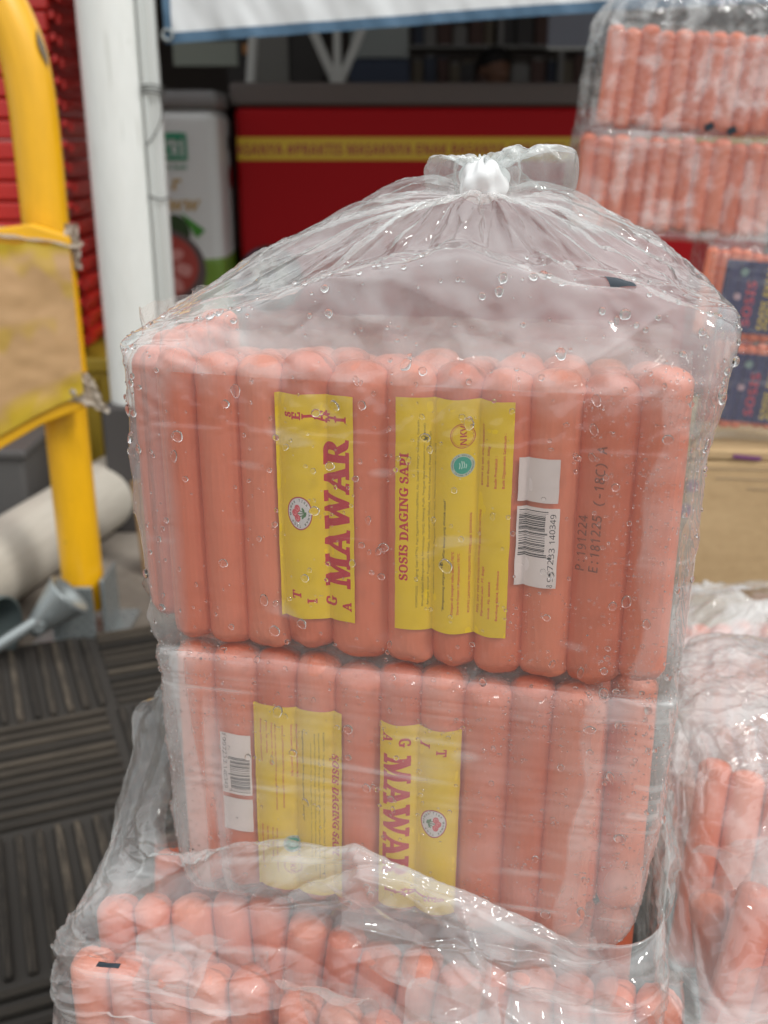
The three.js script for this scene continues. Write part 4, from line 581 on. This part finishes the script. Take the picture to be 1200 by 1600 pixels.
{
  const g = thing('white_freezer', 'white chest freezer with a green lower band left of the red one', 'freezer', [-0.86, 0, -3.38], 0.0);
  part('body', box(0.80, 0.84, 0.66, 0.035, 5), phys(lin(0.62, 0.65, 0.64), 0.4, { clearcoat: 0.3 }), g, [0, 0.515, 0]);
  part('lid', box(0.81, 0.050, 0.67, 0.02), std(lin(0.20, 0.20, 0.20), 0.5), g, [0, 0.957, 0]); part('kick_plate', box(0.74, 0.095, 0.6, 0.01), std(lin(0.05, 0.05, 0.05), 0.6), g, [0, 0.048, 0]);
  const green = phys(lin(0.14, 0.27, 0.02), 0.45, { clearcoat: 0.3 }); part('green_band', box(0.806, 0.452, 0.666, 0.036, 5), green, g, [0, 0.326, 0]);
  part('front_print', new THREE.PlaneGeometry(0.70, 0.80), phys(0xffffff, 0.45, { transparent: true, map: canvasTexture(1050, 1200, (c) => {
    c.clearRect(0, 0, 1050, 1200); const X = (x) => (x + 1.21) / 0.70 * 1050, Y = (y) => (0.925 - y) / 0.80 * 1200;
    c.strokeStyle = '#2c8a68'; c.lineWidth = 14; c.fillStyle = '#2c8a68'; c.strokeRect(X(-0.74), Y(0.866), X(-0.553) - X(-0.74), Y(0.803) - Y(0.866)); c.fillRect(X(-0.74), Y(0.872), X(-0.56) - X(-0.74), 28); c.font = `bold 92px ${SANS}`; c.textAlign = 'right'; c.fillText('ki', X(-0.562), Y(0.808)); c.font = `bold 26px ${SANS}`; c.fillText('frozen food', X(-0.552), Y(0.775));
    c.fillStyle = '#b8923a'; c.font = `bold italic 76px ${FONT}`; c.fillText('r', X(-0.575), Y(0.722)); c.font = `bold italic 78px ${FONT}`; c.fillText('mww', X(-0.525), Y(0.664));
    c.fillStyle = '#3f8a2c'; c.beginPath(); c.moveTo(X(-0.578), Y(0.660)); c.lineTo(X(-0.510), Y(0.610)); c.lineTo(X(-0.535), Y(0.588)); c.closePath(); c.fill();
    c.fillStyle = '#24401c'; c.beginPath(); c.ellipse(X(-0.60), Y(0.600), 70, 80, 0.2, 0, 7); c.fill();
    c.fillStyle = '#584a4a'; c.beginPath(); c.ellipse(X(-0.64), Y(0.50), 190, 175, 0, 0, 7); c.fill(); c.fillStyle = '#a34038'; c.beginPath(); c.ellipse(X(-0.635), Y(0.51), 150, 135, 0, 0, 7); c.fill(); c.fillStyle = '#c98a84'; for (let i = 0; i < 8; i++) { c.beginPath(); c.ellipse(X(-0.635) + 85 * Math.cos(i * 0.9), Y(0.50) + 80 * Math.sin(i * 0.9), 36, 24, i, 0, 7); c.fill(); }
  }) }), g, [0, 0.525, 0.3345]);
  part('side_mark', new THREE.PlaneGeometry(0.12, 0.16).rotateY(Math.PI / 2), phys(0xffffff, 0.5, { transparent: true, map: canvasTexture(128, 160, (c) => { c.clearRect(0, 0, 128, 160); c.fillStyle = '#2a2628'; c.fillRect(30, 6, 60, 40); c.fillStyle = '#9c2a30'; c.beginPath(); c.ellipse(64, 120, 44, 34, 0, 0, 7); c.fill(); }) }), g, [0.4045, 0.79, 0.14]);
}

// ------------------------------------------------------------------ dim shop interior
const paint = std(lin(0.5, 0.5, 0.47), 0.6);
{ const g = thing('brace_post', 'pale forked post standing behind the red freezer', 'post', [-0.187, 0, -4.5]); part('stem', box(0.062, 1.12, 0.05, 0.006), paint, g, [0, 0.56, 0]); part('brace_arm', bar([-0.012, 1.08, 0.002], [-0.13, 1.34, 0.002], 0.036, 0.03), paint, g); part('brace_arm', bar([0.014, 1.08, 0.002], [0.135, 1.34, 0.002], 0.034, 0.03), paint, g); part('mid_arm', bar([0, 1.11, -0.002], [0.002, 1.9, -0.002], 0.03, 0.026), paint, g); }
{ const g = thing('leaning_pole', 'thin white leaning pole behind the gap between the freezers', 'pole', [-0.46, 0, -4.0]); part('stick', rod([-0.13, 0, 0], [0.075, 1.9, 0], 0.018), paint, g); }
{ const g = thing('sign_board', 'pale grey sign board hanging behind the white freezer', 'sign', [-0.665, 1.155, -4.2]); part('panel', box(0.24, 0.085, 0.012, 0.003), std(lin(0.24, 0.26, 0.22), 0.7), g); part('hanger', rod([-0.09, 0.04, 0], [-0.09, 1.32, 0], 0.003), steel, g); part('hanger', rod([0.09, 0.04, 0], [0.09, 1.32, 0], 0.003), steel, g); }
{ const g = thing('hanging_notice_board', 'blue grey notice board hanging at the right of the dim shop', 'notice board', [0.80, 1.29, -4.5]); part('panel', box(0.30, 0.19, 0.012, 0.003), std(lin(0.20, 0.21, 0.25), 0.6), g); part('edge_strip', box(0.302, 0.012, 0.016, 0.003), paint, g, [0, -0.094, 0.001]); for (const x of [-0.1, 0.1]) part('hanger', rod([x, 0.09, 0], [x, 1.19, 0], 0.003), steel, g); }
{ const g = thing('grey_cabinet', 'pale grey cabinet standing on a navy base behind the forked post', 'cabinet', [-0.02, 0, -5.1]); part('navy_base', box(0.27, 1.19, 0.3, 0.01), std(lin(0.02, 0.03, 0.06), 0.6), g, [0, 0.595, 0]); part('cabinet_body', box(0.26, 0.4, 0.28, 0.01), std(lin(0.25, 0.27, 0.26), 0.6), g, [0, 1.392, 0]); }
{ const g = thing('dark_cabinet', 'dark cabinet with a grey door standing behind the white pole', 'cabinet', [-0.47, 0, -5.0]); part('cabinet_body', box(0.42, 1.5, 0.3, 0.01), std(lin(0.03, 0.026, 0.024), 0.7), g, [0, 0.75, 0]); part('door', box(0.16, 0.5, 0.02, 0.004), std(lin(0.16, 0.155, 0.14), 0.6), g, [-0.02, 1.05, 0.158]); part('orange_light_box', box(0.05, 0.04, 0.03, 0.004), std(lin(0.4, 0.16, 0.03), 0.5), g, [-0.11, 1.22, 0.165]); }
{
  const g = thing('storage_shelf', 'dark metal storage shelf against the back wall of the shop', 'shelf', [0.80, 0, -7.2]), m = std(lin(0.26, 0.25, 0.24), 0.5);
  for (const y of [0.5, 0.9, 1.185, 1.40, 1.62, 1.9]) part('shelf_board', box(1.36, 0.018, 0.4, 0.003), m, g, [0, y, 0]); for (const x of [-0.66, -0.08, 0.30, 0.66]) part('post', box(0.03, 2.1, 0.03, 0.003), m, g, [x, 1.05, 0.205]);
  const r = rng(19), tones = [[0.05, 0.045, 0.045], [0.09, 0.04, 0.03], [0.04, 0.05, 0.08], [0.16, 0.13, 0.09], [0.22, 0.21, 0.2]].map((c) => std(lin(...c), 0.6));
  for (const y of [1.194, 1.409]) for (let x = -0.62, i = 0; x < 0.62; i++) { const w = 0.06 + r() * 0.07, h = 0.10 + r() * 0.08; const p = thing('shelf_package', 'small dark package on the storage shelf at the back', 'package', [0.80 + x + w / 2, y, -7.12], (r() - 0.5) * 0.2, 'packages on the back storage shelf'); part('carton', box(w * 0.92, h, 0.12, 0.004), tones[Math.floor(r() * 5)], p, [0, h / 2, 0]); part('cap', box(w * 0.6, 0.02, 0.08, 0.004), tones[Math.floor(r() * 5)], p, [0, h + 0.008, 0]); x += w + 0.006; }
}
{ // person far back, sitting, seen over the red freezer
  const g = thing('person', 'person in a navy shirt sitting in the dim shop behind the red freezer', 'person', [0.64, 0, -6.5], 0.5);
  const smin = (a, b, k) => { const h = clamp(0.5 + 0.5 * (b - a) / k); return lerp(b, a, h) - k * h * (1 - h); };
  const cap = (p, a, b, ra, rb) => { const ab = [b[0] - a[0], b[1] - a[1], b[2] - a[2]], ap = [p[0] - a[0], p[1] - a[1], p[2] - a[2]], t = clamp((ab[0] * ap[0] + ab[1] * ap[1] + ab[2] * ap[2]) / (ab[0] ** 2 + ab[1] ** 2 + ab[2] ** 2)); return Math.hypot(ap[0] - ab[0] * t, ap[1] - ab[1] * t, ap[2] - ab[2] * t) - lerp(ra, rb, t); };
  const torso = [[[0, 0.52, 0], [0, 0.78, -0.01], 0.145, 0.15], [[0, 0.78, -0.01], [0, 1.02, 0], 0.15, 0.13], [[-0.17, 1.04, 0], [0.17, 1.04, 0], 0.07, 0.07]], sleeves = [[[-0.18, 1.03, 0], [-0.22, 0.80, 0.04], 0.055, 0.045], [[0.18, 1.03, 0], [0.22, 0.80, 0.04], 0.055, 0.045]];
  const arms = [[[-0.22, 0.80, 0.04], [-0.14, 0.66, 0.24], 0.042, 0.03], [[0.22, 0.80, 0.04], [0.14, 0.66, 0.24], 0.042, 0.03], [[-0.14, 0.66, 0.24], [-0.11, 0.63, 0.32], 0.03, 0.026], [[0.14, 0.66, 0.24], [0.11, 0.63, 0.32], 0.03, 0.026]], legs = [[[-0.09, 0.53, 0], [-0.13, 0.52, 0.40], 0.085, 0.06], [[0.09, 0.53, 0], [0.13, 0.52, 0.40], 0.085, 0.06], [[-0.13, 0.52, 0.40], [-0.13, 0.09, 0.38], 0.06, 0.045], [[0.13, 0.52, 0.40], [0.13, 0.09, 0.38], 0.06, 0.045]], feet = [[[-0.13, 0.045, 0.36], [-0.13, 0.035, 0.52], 0.04, 0.035], [[0.13, 0.045, 0.36], [0.13, 0.035, 0.52], 0.04, 0.035]];
  const head = [[[0, 1.04, 0], [0, 1.14, 0.015], 0.055, 0.05], [[0, 1.26, 0.005], [0, 1.22, 0.03], 0.092, 0.072], [[0, 1.225, 0.10], [0, 1.205, 0.115], 0.012, 0.015], [[-0.088, 1.235, 0], [-0.088, 1.215, 0], 0.018, 0.014], [[0.088, 1.235, 0], [0.088, 1.215, 0], 0.018, 0.014]];
  const field = (name, bones, grow, m, res, cut) => { const mc = new MarchingCubes(res, m, false, false, 60000), f = mc.field; mc.isolation = 0; for (let k = 0; k < res; k++) for (let j = 0; j < res; j++) for (let i = 0; i < res; i++) { const p = [(i / res * 2 - 1) * 0.72, (j / res * 2 - 1) * 0.72 + 0.68, (k / res * 2 - 1) * 0.72]; let d = 1; for (const b of bones) d = smin(d, cap(p, ...b) - grow, 0.03); if (cut) d = Math.max(d, cut(p)); f[i + j * res + k * res * res] = -d; } mc.update(); const geo = new THREE.BufferGeometry(), P = mc.positionArray.slice(0, mc.count * 3), NN = mc.normalArray.slice(0, mc.count * 3); for (let i = 0; i < P.length; i += 3) { P[i] *= 0.72; P[i + 1] = P[i + 1] * 0.72 + 0.68; P[i + 2] *= 0.72; } geo.setAttribute('position', new THREE.BufferAttribute(P, 3)); geo.setAttribute('normal', new THREE.BufferAttribute(NN, 3)); return part(name, geo, m, g); };
  field('body', [...torso, ...sleeves, ...arms, ...legs, ...feet, ...head], 0, std(lin(0.22, 0.11, 0.07), 0.6), 72);
  field('shirt', [...torso, ...sleeves], 0.014, std(lin(0.02, 0.04, 0.12), 0.85), 60); field('trousers', legs, 0.012, std(lin(0.03, 0.03, 0.04), 0.85), 60);
  field('hair', [head[1]], 0.013, std(lin(0.012, 0.01, 0.01), 0.7), 72, (p) => 1.235 + 0.5 * Math.max(0, p[2]) - p[1]);
  const s = thing('stool', 'low stool under the person in the dim shop', 'stool', [0.64, 0, -6.5]); part('seat', new THREE.CylinderGeometry(0.16, 0.15, 0.03, 24), paint, s, [0, 0.37, 0]); for (const [x, z] of [[-0.1, -0.1], [0.1, -0.1], [-0.1, 0.1], [0.1, 0.1]]) part('leg', rod([x * 1.2, 0, z * 1.2], [x, 0.36, z], 0.014), paint, s);
}
renderer.render(scene, camera);
